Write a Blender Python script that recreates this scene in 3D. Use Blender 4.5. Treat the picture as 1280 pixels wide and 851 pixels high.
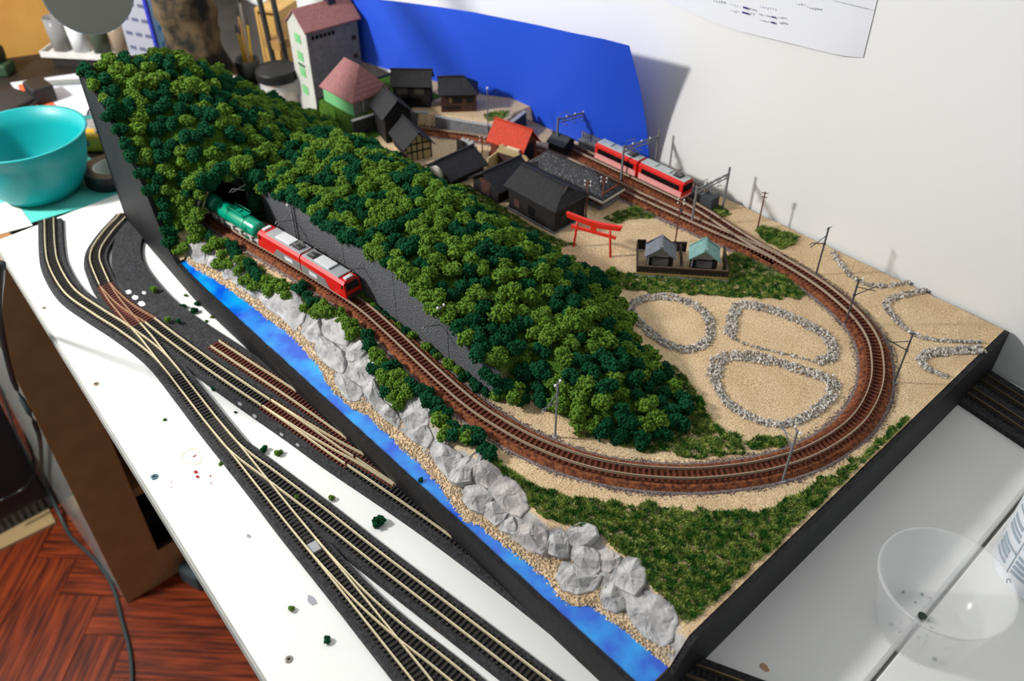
import bpy, bmesh, math, random
from math import sin, cos, pi, radians, sqrt, atan2, hypot
from mathutils import Vector, Matrix, noise

scene = bpy.context.scene
for o in list(bpy.data.objects):
    bpy.data.objects.remove(o)
COL = scene.collection

# ------------------------------------------------------------------ camera
# world: metres, table top z = 0, +X runs along the white wall to the right, +Y runs to the wall
FPX, HOR, CAM_H = 1100.0, 930.0, 0.56
PITCH = math.atan(HOR / FPX)
AZ = radians(42.7)
Fh = Vector((-cos(AZ), sin(AZ), 0)); Rv = Vector((Fh.y, -Fh.x, 0))
Fv = Vector((Fh.x * cos(PITCH), Fh.y * cos(PITCH), -sin(PITCH))); Uv = Rv.cross(Fv)
CAMP = Vector((0, 0, CAM_H))
cd = bpy.data.cameras.new('camera'); cam = bpy.data.objects.new('camera', cd); COL.objects.link(cam)
cam.matrix_world = Matrix(((Rv.x, Uv.x, -Fv.x, 0), (Rv.y, Uv.y, -Fv.y, 0), (Rv.z, Uv.z, -Fv.z, CAM_H), (0, 0, 0, 1)))
cd.sensor_width = 36.0; cd.lens = FPX / 1280 * 36.0; cd.clip_start = 0.02; cd.clip_end = 20
cd.dof.use_dof = True; cd.dof.focus_distance = 0.72; cd.dof.aperture_fstop = 7.0
scene.camera = cam

# ------------------------------------------------------------------ world, lamps, exposure
w = bpy.data.worlds.new('room_light'); scene.world = w; w.use_nodes = True
bg = w.node_tree.nodes['Background']; bg.inputs[0].default_value = (0.93, 0.97, 1.0, 1); bg.inputs[1].default_value = 0.30
ld = bpy.data.lights.new('work_lamp', 'POINT'); ld.energy = 68; ld.shadow_soft_size = 0.055; ld.color = (1.0, 0.985, 0.96)
lo = bpy.data.objects.new('work_lamp', ld); lo.location = (-1.22, -0.40, 0.74); COL.objects.link(lo)
vs = scene.view_settings
vs.view_transform = 'Standard'; vs.look = 'None'; vs.gamma = 1.0; vs.use_curve_mapping = False
vs.exposure = 0.13

# ------------------------------------------------------------------ pixel -> place helpers (points on real planes)
def ray(u, v):
    return Fv + Rv * ((u - 640.0) / FPX) - Uv * ((v - 425.5) / FPX)
def P(u, v, z=0.0):
    d = ray(u, v); return CAMP + d * ((z - CAM_H) / d.z)
def PY(u, v, y):
    d = ray(u, v); return CAMP + d * (y / d.y)
def PX(u, v, x):
    d = ray(u, v); return CAMP + d * (x / d.x)
def lerp(a, b, t): return a + (b - a) * t
def sm(t):
    t = max(0.0, min(1.0, t)); return t * t * (3 - 2 * t)
def tab(x, pts):
    if x <= pts[0][0]: return pts[0][1]
    for (a, va), (b, vb) in zip(pts, pts[1:]):
        if x <= b: return va + (vb - va) * (x - a) / (b - a)
    return pts[-1][1]

# ------------------------------------------------------------------ materials
MATS = {}
def S(r, g, b):
    f = lambda c: ((c / 255 + 0.055) / 1.055) ** 2.4 if c > 10 else c / 255 / 12.92
    return (f(r), f(g), f(b), 1)
def mat(name, c, rough=0.6, var=0.0, scale=60.0, c2=None, bump=0.0, bscale=None, metal=0.0, spec=0.5, detail=4.0,
        trans=0.0, ior=1.45, coat=0.0, lo=0.35, hi=0.65, alpha=1.0):
    if name in MATS: return MATS[name]
    m = bpy.data.materials.new(name); m.use_nodes = True
    nt = m.node_tree; b = nt.nodes['Principled BSDF']
    b.inputs['Base Color'].default_value = c; b.inputs['Roughness'].default_value = rough
    b.inputs['Metallic'].default_value = metal; b.inputs['Specular IOR Level'].default_value = spec
    b.inputs['Transmission Weight'].default_value = trans; b.inputs['IOR'].default_value = ior
    b.inputs['Coat Weight'].default_value = coat; b.inputs['Alpha'].default_value = alpha
    tc = None
    if c2 is None and var > 0: c2 = tuple(max(0.0, x * (1 - var)) for x in c[:3]) + (1,)
    if c2 is not None or bump > 0:
        tc = nt.nodes.new('ShaderNodeTexCoord')
    if c2 is not None:
        n = nt.nodes.new('ShaderNodeTexNoise'); n.inputs['Scale'].default_value = scale; n.inputs['Detail'].default_value = detail
        nt.links.new(tc.outputs['Object'], n.inputs['Vector'])
        r = nt.nodes.new('ShaderNodeValToRGB'); r.color_ramp.elements[0].position = lo; r.color_ramp.elements[1].position = hi
        r.color_ramp.elements[0].color = c2; r.color_ramp.elements[1].color = c
        nt.links.new(n.outputs['Fac'], r.inputs['Fac']); nt.links.new(r.outputs['Color'], b.inputs['Base Color'])
    if bump > 0:
        n2 = nt.nodes.new('ShaderNodeTexNoise'); n2.inputs['Scale'].default_value = bscale or scale; n2.inputs['Detail'].default_value = 6
        nt.links.new(tc.outputs['Object'], n2.inputs['Vector'])
        bp = nt.nodes.new('ShaderNodeBump'); bp.inputs['Strength'].default_value = bump; bp.inputs['Distance'].default_value = 0.002
        nt.links.new(n2.outputs['Fac'], bp.inputs['Height']); nt.links.new(bp.outputs['Normal'], b.inputs['Normal'])
    MATS[name] = m
    return m

# ------------------------------------------------------------------ objects
def link(o, parent=None):
    COL.objects.link(o)
    if parent is not None: o.parent = parent
    return o
def tag(o, label=None, cat=None, group=None, kind=None):
    if label: o['label'] = label
    if cat: o['category'] = cat
    if group: o['group'] = group
    if kind: o['kind'] = kind
    return o
def thing(name, label, cat, loc=(0, 0, 0), rz=0.0, group=None):
    o = bpy.data.objects.new(name, None); o.empty_display_size = 0.01
    o.location = loc; o.rotation_euler = (0, 0, rz); COL.objects.link(o)
    return tag(o, label, cat, group)
def struct(o): o['kind'] = 'structure'; return o

class MB:
    def __init__(s): s.v = []; s.f = []; s.m = []
    def add(s, vs, fs, mi=0):
        k = len(s.v); s.v += [tuple(x) for x in vs]; s.f += [tuple(i + k for i in f) for f in fs]; s.m += [mi] * len(fs); return s
    def box(s, x0, x1, y0, y1, z0, z1, mi=0):
        return s.add([(x0, y0, z0), (x1, y0, z0), (x1, y1, z0), (x0, y1, z0), (x0, y0, z1), (x1, y0, z1), (x1, y1, z1), (x0, y1, z1)],
                     [(0, 3, 2, 1), (4, 5, 6, 7), (0, 1, 5, 4), (1, 2, 6, 5), (2, 3, 7, 6), (3, 0, 4, 7)], mi)
    def cbox(s, cx, cy, cz, sx, sy, sz, rz=0, mi=0):
        c, n = cos(rz), sin(rz); k = []
        for dz in (-.5, .5):
            for dx, dy in ((-.5, -.5), (.5, -.5), (.5, .5), (-.5, .5)):
                x, y = dx * sx, dy * sy; k.append((cx + x * c - y * n, cy + x * n + y * c, cz + dz * sz))
        return s.add(k, [(0, 3, 2, 1), (4, 5, 6, 7), (0, 1, 5, 4), (1, 2, 6, 5), (2, 3, 7, 6), (3, 0, 4, 7)], mi)
    def prism(s, poly, z0, z1, mi=0):
        n = len(poly)
        vs = [(p[0], p[1], z0) for p in poly] + [(p[0], p[1], z1) for p in poly]
        fs = [tuple(range(n - 1, -1, -1)), tuple(range(n, 2 * n))] + [(i, (i + 1) % n, n + (i + 1) % n, n + i) for i in range(n)]
        return s.add(vs, fs, mi)
    def xprism(s, poly, x0, x1, mi=0):      # polygon in (y,z) extruded along x
        n = len(poly)
        vs = [(x0, p[0], p[1]) for p in poly] + [(x1, p[0], p[1]) for p in poly]
        fs = [tuple(range(n - 1, -1, -1)), tuple(range(n, 2 * n))] + [(i, (i + 1) % n, n + (i + 1) % n, n + i) for i in range(n)]
        return s.add(vs, fs, mi)
    def yprism(s, poly, y0, y1, mi=0):      # polygon in (x,z) extruded along y
        n = len(poly)
        vs = [(p[0], y0, p[1]) for p in poly] + [(p[0], y1, p[1]) for p in poly]
        fs = [tuple(range(n)), tuple(range(2 * n - 1, n - 1, -1))] + [(i, n + i, n + (i + 1) % n, (i + 1) % n) for i in range(n)]
        return s.add(vs, fs, mi)
    def tube(s, path, r, n=6, cap=True, mi=0):
        path = [Vector(p) for p in path]; k = len(path); rings = []
        up = Vector((0, 0, 1))
        rr = r if isinstance(r, (list, tuple)) else [r] * k
        for i in range(k):
            t = (path[min(i + 1, k - 1)] - path[max(i - 1, 0)])
            t = t.normalized() if t.length > 1e-9 else Vector((1, 0, 0))
            a = t.cross(up)
            if a.length < 1e-3: a = t.cross(Vector((1, 0, 0)))
            a.normalize(); b = a.cross(t)
            rings.append([path[i] + (a * cos(2 * pi * j / n) + b * sin(2 * pi * j / n)) * rr[i] for j in range(n)])
        vs = [p for r_ in rings for p in r_]; fs = []
        for i in range(k - 1):
            for j in range(n):
                fs.append((i * n + j, i * n + (j + 1) % n, (i + 1) * n + (j + 1) % n, (i + 1) * n + j))
        if cap: fs += [tuple(range(n - 1, -1, -1)), tuple(range((k - 1) * n, k * n))]
        return s.add(vs, fs, mi)
    def lathe(s, prof, c=(0, 0, 0), n=32, mi=0, close=False):
        k = len(prof); vs = []; fs = []
        for r, z in prof:
            for j in range(n): vs.append((c[0] + r * cos(2 * pi * j / n), c[1] + r * sin(2 * pi * j / n), c[2] + z))
        for i in range(k - 1 + (1 if close else 0)):
            i2 = (i + 1) % k
            for j in range(n): fs.append((i * n + j, i * n + (j + 1) % n, i2 * n + (j + 1) % n, i2 * n + j))
        if not close:
            if prof[0][0] > 1e-6: fs.append(tuple(range(n - 1, -1, -1)))
            if prof[-1][0] > 1e-6: fs.append(tuple(range((k - 1) * n, k * n)))
        return s.add(vs, fs, mi)
    def bar(s, p0, p1, w, h=None, mi=0):     # rectangular bar between two points
        p0, p1 = Vector(p0), Vector(p1); t = (p1 - p0).normalized(); h = h or w
        a = t.cross(Vector((0, 0, 1)))
        if a.length < 1e-3: a = Vector((1, 0, 0)) if abs(t.x) < .9 else Vector((0, 1, 0))
        a.normalize(); b = a.cross(t)
        k = [p + a * (sx * w / 2) + b * (sy * h / 2) for p in (p0, p1) for sx, sy in ((-1, -1), (1, -1), (1, 1), (-1, 1))]
        return s.add(k, [(0, 1, 2, 3), (7, 6, 5, 4), (0, 4, 5, 1), (1, 5, 6, 2), (2, 6, 7, 3), (3, 7, 4, 0)], mi)
    def mesh(s, name, smooth=False):
        me = bpy.data.meshes.new(name); me.from_pydata(s.v, [], s.f)
        me.validate(); me.update()
        bm = bmesh.new(); bm.from_mesh(me); bmesh.ops.recalc_face_normals(bm, faces=bm.faces); bm.to_mesh(me); bm.free()
        if smooth: me.polygons.foreach_set('use_smooth', [True] * len(me.polygons))
        return me
    def build(s, name, m, parent=None, smooth=False, loc=None, rz=0.0, bevel=0.0, seg=2):
        me = s.mesh(name, smooth)
        ms = m if isinstance(m, (list, tuple)) else [m]
        for q in ms: me.materials.append(q)
        if len(ms) > 1 and len(me.polygons) == len(s.m):
            me.polygons.foreach_set('material_index', s.m)
        o = link(bpy.data.objects.new(name, me), parent)
        if loc is not None: o.location = loc
        o.rotation_euler.z = rz
        if bevel > 0:
            b = o.modifiers.new('bevel', 'BEVEL'); b.width = bevel; b.segments = seg; b.limit_method = 'ANGLE'
        return o
def put(name, me, m, parent=None, loc=(0, 0, 0), rz=0.0, sc=None):
    if m is not None and not me.materials: me.materials.append(m)
    o = link(bpy.data.objects.new(name, me), parent); o.location = loc; o.rotation_euler.z = rz
    if sc: o.scale = sc if isinstance(sc, tuple) else (sc, sc, sc)
    return o
def copy_tree(o, parent=None):
    c = o.copy(); COL.objects.link(c); c.parent = parent
    for ch in list(o.children): copy_tree(ch, c)
    return c
def crspline(pts, step):
    pts = [Vector(p) for p in pts]; out = []
    ext = [pts[0] * 2 - pts[1]] + pts + [pts[-1] * 2 - pts[-2]]
    for i in range(1, len(ext) - 2):
        p0, p1, p2, p3 = ext[i - 1:i + 3]; n = max(2, int((p2 - p1).length / step * 2))
        for j in range(n):
            t = j / n
            out.append(0.5 * ((2 * p1) + (p2 - p0) * t + (2 * p0 - 5 * p1 + 4 * p2 - p3) * t * t + (3 * p1 - p0 - 3 * p2 + p3) * t ** 3))
    out.append(pts[-1])
    for _ in range(6):
        out = [out[0]] + [(out[i - 1] + out[i] * 2 + out[i + 1]) / 4 for i in range(1, len(out) - 1)] + [out[-1]]
    res = [out[0]]; acc = 0.0
    for a, b in zip(out, out[1:]):
        seg = (b - a).length
        while acc + seg >= step:
            t = (step - acc) / seg; a = a + (b - a) * t; res.append(a.copy()); seg = (b - a).length; acc = 0.0
        acc += seg
    return res
# ================================================================== the setting
M_wall = mat('wall_paint', (0.80, 0.80, 0.79, 1), 0.85, var=0.05, scale=3)
o = MB().box(-1.9, 0.9, 0.756, 0.86, -0.75, 1.7).build('wall_back', M_wall); struct(o)
o = MB().box(-2.0, -1.9, -1.2, 0.86, -0.75, 1.7).build('wall_left', M_wall); struct(o)
M_plank = mat('parquet_wood', (0.27, 0.040, 0.007, 1), 0.45, c2=(0.050, 0.007, 0.002, 1), scale=9, detail=8, spec=.3)
nt = M_plank.node_tree
mp = nt.nodes.new('ShaderNodeMapping'); mp.inputs['Scale'].default_value = (1.2, 16, 1)
tcn = [n for n in nt.nodes if n.type == 'TEX_COORD'][0]; nn = [n for n in nt.nodes if n.type == 'TEX_NOISE'][0]
oi = nt.nodes.new('ShaderNodeObjectInfo'); ad = nt.nodes.new('ShaderNodeVectorMath'); ad.operation = 'ADD'
nt.links.new(tcn.outputs['Object'], mp.inputs['Vector']); nt.links.new(mp.outputs[0], ad.inputs[0])
mu = nt.nodes.new('ShaderNodeVectorMath'); mu.operation = 'SCALE'; mu.inputs[0].default_value = (17, 31, 5)
nt.links.new(oi.outputs['Random'], mu.inputs['Scale']); nt.links.new(mu.outputs[0], ad.inputs[1]); nt.links.new(ad.outputs[0], nn.inputs['Vector'])
M_joint = mat('floor_joint', (0.012, 0.004, 0.002, 1), 0.9)
floor = struct(MB().box(-2.0, 0.9, -1.2, 0.756, -0.76, -0.7315).build('floor', M_joint))
PW, PL = 0.072, 0.36
pm = MB().box(0.0006, PL - 0.0006, 0.0006, PW - 0.0006, -0.004, 0.0).mesh('plank'); pm.materials.append(M_plank)
cr, sr = cos(-pi / 4), sin(-pi / 4)
for s_ in range(-8, 9):
    for k in range(-40, 41):
        for kind in (0, 1):
            if kind == 0: a, b, rz = k * PW + s_ * PL, k * PW - s_ * PL, -pi / 4
            else: a, b, rz = k * PW + s_ * PL + PL + PW, k * PW - s_ * PL + PW - PL, pi / 4
            x, y = a * cr - b * sr - 1.15, a * sr + b * cr + 0.02
            mx, my = x + cos(rz) * PL / 2, y + sin(rz) * PL / 2
            if -1.75 < mx < -0.55 and -0.36 < my < 0.42:
                put('plank', pm, None, floor, (x, y, -0.7275), rz)

# ------------------------------------------------------------------ tables
M_table = mat('white_table_paint', (0.82, 0.82, 0.80, 1), 0.45, var=0.04, scale=8, bump=0.03, bscale=120)
TZ = 0.0
fe = [P(0, 312, 0), P(62, 413, 0), P(200, 630, 0), P(335, 851, 0)]
yl = lambda x: 0.134 + (x + 0.993) * (0.086 - 0.134) / (-0.337 + 0.993)
t = thing('work_table', 'long white painted table carrying the railway yard and diorama', 'table', (-0.55, 0.42, -0.02))
pl = [(-1.016, yl(-1.016)), (-0.061, yl(-0.061)), (-0.061, 0.753), (-1.04, 0.753)]
top = MB().prism([(x + 0.55, y - 0.42) for x, y in pl], 0.0, 0.02).build('table_top', M_table, t, bevel=0.003)
ex0, ex1 = -1.014 + .55, -0.063 + .55; ey0, ey1 = yl(-1.014) - .42, yl(-0.063) - .42
MB().prism([(ex0, ey0 - .0022), (ex1, ey1 - .0022), (ex1, ey1 + .0002), (ex0, ey0 + .0002)], 0.0008, 0.0172).build('edge_shade_strip', mat('grey_edge_shade', (0.36, 0.36, 0.33, 1), .6, var=.2, scale=30), t, bevel=.0006)  # grey strip added to darken the front edge, its shade put into colour
M_leg = mat('table_leg_paint', (0.5, 0.5, 0.5, 1), 0.5)
for lx, ly in ((-0.30, 0.16), (-0.30, 0.70), (-0.95, 0.70)):
    MB().box(lx + 0.55 - .02, lx + 0.55 + .02, ly - .42 - .02, ly - .42 + .02, -0.7075, 0.0).build('leg', M_leg, t)
t = thing('side_table', 'white table top beyond the dark seam with cup and bottle', 'table', (0.3, 0.42, -0.02))
MB().box(-0.358, 0.5, -0.5, 0.333, 0.0, 0.02).build('table_top', mat('side_table_paint', (0.80, 0.80, 0.77, 1), 0.45, var=0.05, scale=10), t, bevel=0.001)
for lx, ly in ((-0.3, -0.45), (0.45, -0.45), (-0.3, 0.3), (0.45, 0.3)):
    MB().box(lx - .02, lx + .02, ly - .02, ly + .02, -0.7075, 0.0).build('leg', M_leg, t)
M_desk = mat('dark_desk_wood', (0.030, 0.020, 0.015, 1), 0.5, var=0.5, scale=20)
t = thing('dark_desk', 'dark brown desk covered with tools behind the teal bowl', 'desk', (-1.42, 0.45, -0.024))
MB().box(-0.44, 0.372, -0.29, 0.30, 0.0, 0.02).build('desk_top', M_desk, t, bevel=0.002)

# ------------------------------------------------------------------ diorama ground
BX0, BX1, BY0, BY1 = -0.945, -0.151, 0.2555, 0.752
ZW, ZP = 0.028, 0.048
def y0(x): return BY0 + .0125 * max(0.0, min(1.0, (-0.76 - x) / .18))
def line(px, z):
    return sorted([(P(u, v, z).x, P(u, v, z).y) for u, v in px])
L_beach = line([(227, 320), (243, 334), (278, 355), (305, 374), (333, 397), (363, 418), (400, 459), (410, 482), (441, 511), (459, 518), (502, 560), (520, 575),
                (547, 604), (570, 637), (581, 650), (600, 657), (660, 704), (681, 722), (700, 748), (714, 758), (741, 757), (758, 771), (780, 786), (803, 805), (822, 820)], 0.029)
L_rock = line([(237, 321), (257, 330), (278, 341), (297, 358), (326, 374), (354, 400), (375, 413), (403, 449), (440, 495), (469, 510), (500, 530), (547, 581),
               (572, 610), (590, 637), (605, 642), (645, 676), (681, 696), (711, 700), (735, 720), (754, 745), (782, 765), (795, 782), (823, 808)], 0.033)
L_top = line([(250, 302), (300, 330), (360, 360), (400, 388), (438, 413), (466, 449), (490, 480), (522, 500), (545, 530), (575, 560), (602, 574), (624, 584),
              (648, 602), (661, 632), (684, 655), (750, 669), (776, 694), (806, 709), (823, 748), (844, 769), (850, 785)], 0.048)
T_walltop = [(-0.79, .092), (-0.65, .102), (-0.585, .107), (-0.525, .107), (-0.46, .091), (-0.42, .080), (-0.40, .074)]
T_rise = [(-0.79, .018), (-0.65, .014), (-0.55, .008), (-0.4, .008)]
T_yback = [(-0.96, .53), (-0.80, .545), (-0.55, .548), (-0.47, .552), (-0.44, .548), (-0.398, .519), (-0.327, .481), (-0.277, .456), (-0.268, .44)]
T_yfront = [(-0.40, .352), (-0.387, .355), (-0.334, .36), (-0.308, .37), (-0.285, .395), (-0.268, .44)]
T_hr = [(-0.40, .088), (-0.36, .078), (-0.32, .067), (-0.29, .056), (-0.268, .048)]
T_fasc = [(-0.950, .184), (-0.928, .182), (-0.885, .164), (-0.859, .135), (-0.835, .112), (-0.823, .090), (-0.812, .058), (-0.800, .034), (-0.79, .030)]
XT = -0.79
# raised terrace in the back corner behind the railway
TER = [Vector((-0.870, .536, ZP)), Vector((-0.866, .582, ZP)), P(548, 163, ZP), P(628, 177, ZP), P(646, 160, ZP), Vector((-0.745, 0.752, ZP)), Vector((-0.95, 0.752, ZP)), Vector((-0.95, 0.534, ZP))]
TERZ = 0.068
def inpoly(x, y, poly):
    c = False; n = len(poly)
    for i in range(n):
        a, b = poly[i], poly[i - 1]
        if (a[1] > y) != (b[1] > y) and x < (b[0] - a[0]) * (y - a[1]) / (b[1] - a[1]) + a[0]: c = not c
    return c
def hz(x, y):
    yb, yr, yt = tab(x, L_beach), tab(x, L_rock), tab(x, L_top)
    yr = max(yr, yb + .003); yt = max(yt, yr + .006)
    if y < yb: z = ZW - 0.0015
    elif y < yr: z = lerp(ZW + .0003, 0.033, (y - yb) / (yr - yb))
    elif y < yt: z = lerp(0.033, ZP, (y - yr) / (yt - yr))
    else: z = ZP
    if y > yt: z += 0.0007 * noise.noise((x * 40, y * 40, 3.0))
    if x < XT:
        zf = tab(x, T_fasc); crest = tab(x, [(-0.950, .184), (-0.90, .168), (-0.83, .136), (-0.79, .110)])
        ybk = tab(x, T_yback)
        if y < .325: h = lerp(zf, max(crest, zf), sm((y - y0(x)) / (.325 - y0(x))))
        elif y < .345: h = crest
        else:
            t = (y - .345) / (ybk - .345); h = lerp(crest, ZP, sm(min(1, t)) * .6 + min(1, t) * .4)
        z = max(z, h) if y < ybk else z
    elif x < -0.40:
        ybk = tab(x, T_yback)
        if .3535 <= y < ybk:
            wt = tab(x, T_walltop)
            if y < .42: h = lerp(wt, wt + tab(x, T_rise), sm((y - .3535) / .0665))
            elif y < .44: h = wt + tab(x, T_rise)
            else:
                t = (y - .44) / (ybk - .44); h = lerp(wt + tab(x, T_rise), ZP, sm(t))
            z = h
    elif x < -0.268:
        yf, ybk = tab(x, T_yfront), tab(x, T_yback)
        if yf < y < ybk:
            H = tab(x, T_hr); wdt = ybk - yf
            t = min(1, (y - yf) / (wdt * .35)) ; t2 = min(1, (ybk - y) / (wdt * .5))
            z = ZP + (H - ZP) * sm(t) * sm(t2)
    if inpoly(x, y, TER): z = max(z, TERZ)
    return z
def PT(u, v, dz=0.0):
    d = ray(u, v); t = (0.26 - CAM_H) / d.z
    for i in range(1200):
        p = CAMP + d * t
        if BX0 < p.x < BX1 and BY0 < p.y < BY1:
            if p.z < hz(p.x, p.y) + dz: return Vector((p.x, p.y, hz(p.x, p.y)))
        elif p.z < 0.03: break
        t += 0.0008
    q = P(u, v, ZP); return q

M_black = mat('fascia_black_paint', (0.007, 0.007, 0.008, 1), 0.55, c2=(0.013, 0.013, 0.015, 1), scale=25, bump=0.5, bscale=500, spec=.25)
dio = thing('diorama_base', 'model railway diorama board with sand ground and black painted sides', 'diorama', (-0.55, 0.5, 0.0))
off = Vector((0.55, -0.5, 0.0))
# cover colour: sand / turf (colour of the scatter material itself)
M_ground = bpy.data.materials.new('sand_and_turf'); M_ground.use_nodes = True
nt = M_ground.node_tree; b = nt.nodes['Principled BSDF']; b.inputs['Roughness'].default_value = 0.9; b.inputs['Specular IOR Level'].default_value = 0.1
tc = nt.nodes.new('ShaderNodeTexCoord')
def nz(scale, detail=5):
    n = nt.nodes.new('ShaderNodeTexNoise'); n.inputs['Scale'].default_value = scale; n.inputs['Detail'].default_value = detail
    nt.links.new(tc.outputs['Object'], n.inputs['Vector']); return n
def rampn(src, a, ca, bb, cb):
    r = nt.nodes.new('ShaderNodeValToRGB'); e = r.color_ramp.elements; e[0].position = a; e[0].color = ca; e[1].position = bb; e[1].color = cb
    nt.links.new(src, r.inputs['Fac']); return r
r1 = rampn(nz(900, 2).outputs['Fac'], .35, (0.46, 0.32, 0.18, 1), .66, (0.88, 0.69, 0.44, 1))
r2 = rampn(nz(35).outputs['Fac'], .35, (0.88, 0.84, 0.80, 1), .65, (1, 1, 1, 1))
mx = nt.nodes.new('ShaderNodeMixRGB'); mx.blend_type = 'MULTIPLY'; mx.inputs['Fac'].default_value = 1
nt.links.new(r1.outputs[0], mx.inputs[1]); nt.links.new(r2.outputs[0], mx.inputs[2])
r3 = rampn(nz(500, 3).outputs['Fac'], .35, (0.020, 0.060, 0.008, 1), .65, (0.070, 0.150, 0.016, 1))
at = nt.nodes.new('ShaderNodeAttribute'); at.attribute_name = 'turf'
mm = nt.nodes.new('ShaderNodeMixRGB'); nt.links.new(at.outputs['Fac'], mm.inputs['Fac']); nt.links.new(mx.outputs[0], mm.inputs[1]); nt.links.new(r3.outputs[0], mm.inputs[2])
r4 = rampn(nz(110, 6).outputs['Fac'], .35, (0.20, 0.19, 0.185, 1), .65, (0.48, 0.465, 0.45, 1))
at2 = nt.nodes.new('ShaderNodeAttribute'); at2.attribute_name = 'plaster'
mm2 = nt.nodes.new('ShaderNodeMixRGB'); nt.links.new(at2.outputs['Fac'], mm2.inputs['Fac']); nt.links.new(mm.outputs[0], mm2.inputs[1]); nt.links.new(r4.outputs[0], mm2.inputs[2])
nt.links.new(mm2.outputs[0], b.inputs['Base Color'])
bp = nt.nodes.new('ShaderNodeBump'); bp.inputs['Strength'].default_value = 0.5; bp.inputs['Distance'].default_value = 0.001
nt.links.new(nz(700, 2).outputs['Fac'], bp.inputs['Height']); nt.links.new(bp.outputs[0], b.inputs['Normal'])
def turf(x, y, z):
    if x < -.845 and .50 < y < .66: return 1.0
    if inpoly(x, y, TER): return 0.0
    if x < XT: return 1.0 if (z > .052 and not inpoly(x, y, TER)) or z > .0685 else 0.0
    if y > .35 and z > ZP + .003 and not inpoly(x, y, TER): return min(1, (z - ZP - .003) / .004)
    return 0.0
def grid(name, x0, x1, y1, st, parent):
    nx, ny = max(2, int(round((x1 - x0) / st))), max(2, int(round((y1 - BY0) / st)))
    vs, fs, tf, pf = [], [], [], []
    for j in range(ny + 1):
        for i in range(nx + 1):
            x = x0 + (x1 - x0) * i / nx; ya_ = y0(x); y = ya_ + (y1 - ya_) * j / ny
            z = hz(min(x, XT - 1e-6) if x1 <= XT + 1e-9 else max(x, XT + 1e-6), y)
            vs.append((x + off.x, y + off.y, z)); tf.append(turf(x, y, z)); pf.append(1.0 if x > XT - .01 and tab(x, L_rock) - .001 < y < tab(x, L_top) - .001 else 0.0)
    for j in range(ny):
        for i in range(nx):
            a = j * (nx + 1) + i; fs.append((a, a + 1, a + nx + 2, a + nx + 1))
    me = bpy.data.meshes.new(name); me.from_pydata(vs, [], fs); me.update()
    at = me.attributes.new('turf', 'FLOAT', 'POINT'); at.data.foreach_set('value', tf); at = me.attributes.new('plaster', 'FLOAT', 'POINT'); at.data.foreach_set('value', pf)
    me.polygons.foreach_set('use_smooth', [True] * len(me.polygons)); me.materials.append(M_ground)
    return link(bpy.data.objects.new(name, me), parent)
grid('ground', XT, BX1, BY1, 0.003, dio)
grid('hill_ground', BX0, XT, BY1, 0.003, dio)
# retaining wall that steps up to the hill: one wall made of panels with joints
M_brick = mat('grey_embossed_wall', (0.135, 0.138, 0.148, 1), 0.85, c2=(0.050, 0.051, 0.057, 1), scale=700, bump=1.0, bscale=700, detail=2)
rw = MB(); xs = [-0.785, -0.70, -0.615, -0.535, -0.46, -0.398]
for x0, x1 in zip(xs, xs[1:]):
    a, c = x0 + .0004, x1 - .0004; z0 = 0.044
    MB().add([(a, .3500, z0), (c, .3500, z0), (c, .3545, z0), (a, .3545, z0), (a, .3500, tab(a, T_walltop)), (c, .3500, tab(c, T_walltop)), (c, .3545, tab(c, T_walltop)), (a, .3545, tab(a, T_walltop))],
         [(0, 3, 2, 1), (4, 5, 6, 7), (0, 1, 5, 4), (1, 2, 6, 5), (2, 3, 7, 6), (3, 0, 4, 7)]).build('wall_panel', M_brick, dio, loc=off)
# black sides
n = 90; fv = []
def skirt(pts, thick, name):
    k = len(pts); vs, fs = [], []
    for (x, y, z), (dx, dy) in pts:
        vs += [(x + off.x, y + off.y, 0.0005), (x + off.x, y + off.y, z), (x + dx * thick + off.x, y + dy * thick + off.y, z), (x + dx * thick + off.x, y + dy * thick + off.y, 0.0005)]
    for i in range(k - 1):
        for j in range(4):
            a, bq = i * 4 + j, i * 4 + (j + 1) % 4; fs.append((a, bq, bq + 4, a + 4))
    fs += [(0, 1, 2, 3), tuple(4 * (k - 1) + j for j in (3, 2, 1, 0))]
    return MB().add(vs, fs).build(name, M_black, dio)
rg = random.Random(5)
xs_ = [BX0 - .004 + (BX1 + .004 - BX0 + .004) * i / 160 for i in range(161)]
skirt([((x, y0(x) - .001, (tab(x, T_fasc) if x < XT else ZW) + .0012 + rg.uniform(0, .0008)), (0, -1)) for x in xs_], 0.004, 'front_fascia')
ys_ = [BY0 - .005 + (BY1 - BY0 + .005) * i / 120 for i in range(121)]
yl_ = [y0(BX0) - .005 + (BY1 - y0(BX0) + .005) * i / 120 for i in range(121)]
skirt([((BX1 + .001, y, max(hz(BX1 - .001, max(y, BY0 + .001)), ZW) + rg.uniform(-.0004, .0008)), (1, 0)) for y in ys_], 0.004, 'side_fascia')
skirt([((BX0 - .001, y, hz(BX0 + .001, max(y, y0(BX0) + .001)) + .001), (-1, 0)) for y in yl_], 0.004, 'end_fascia')
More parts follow.
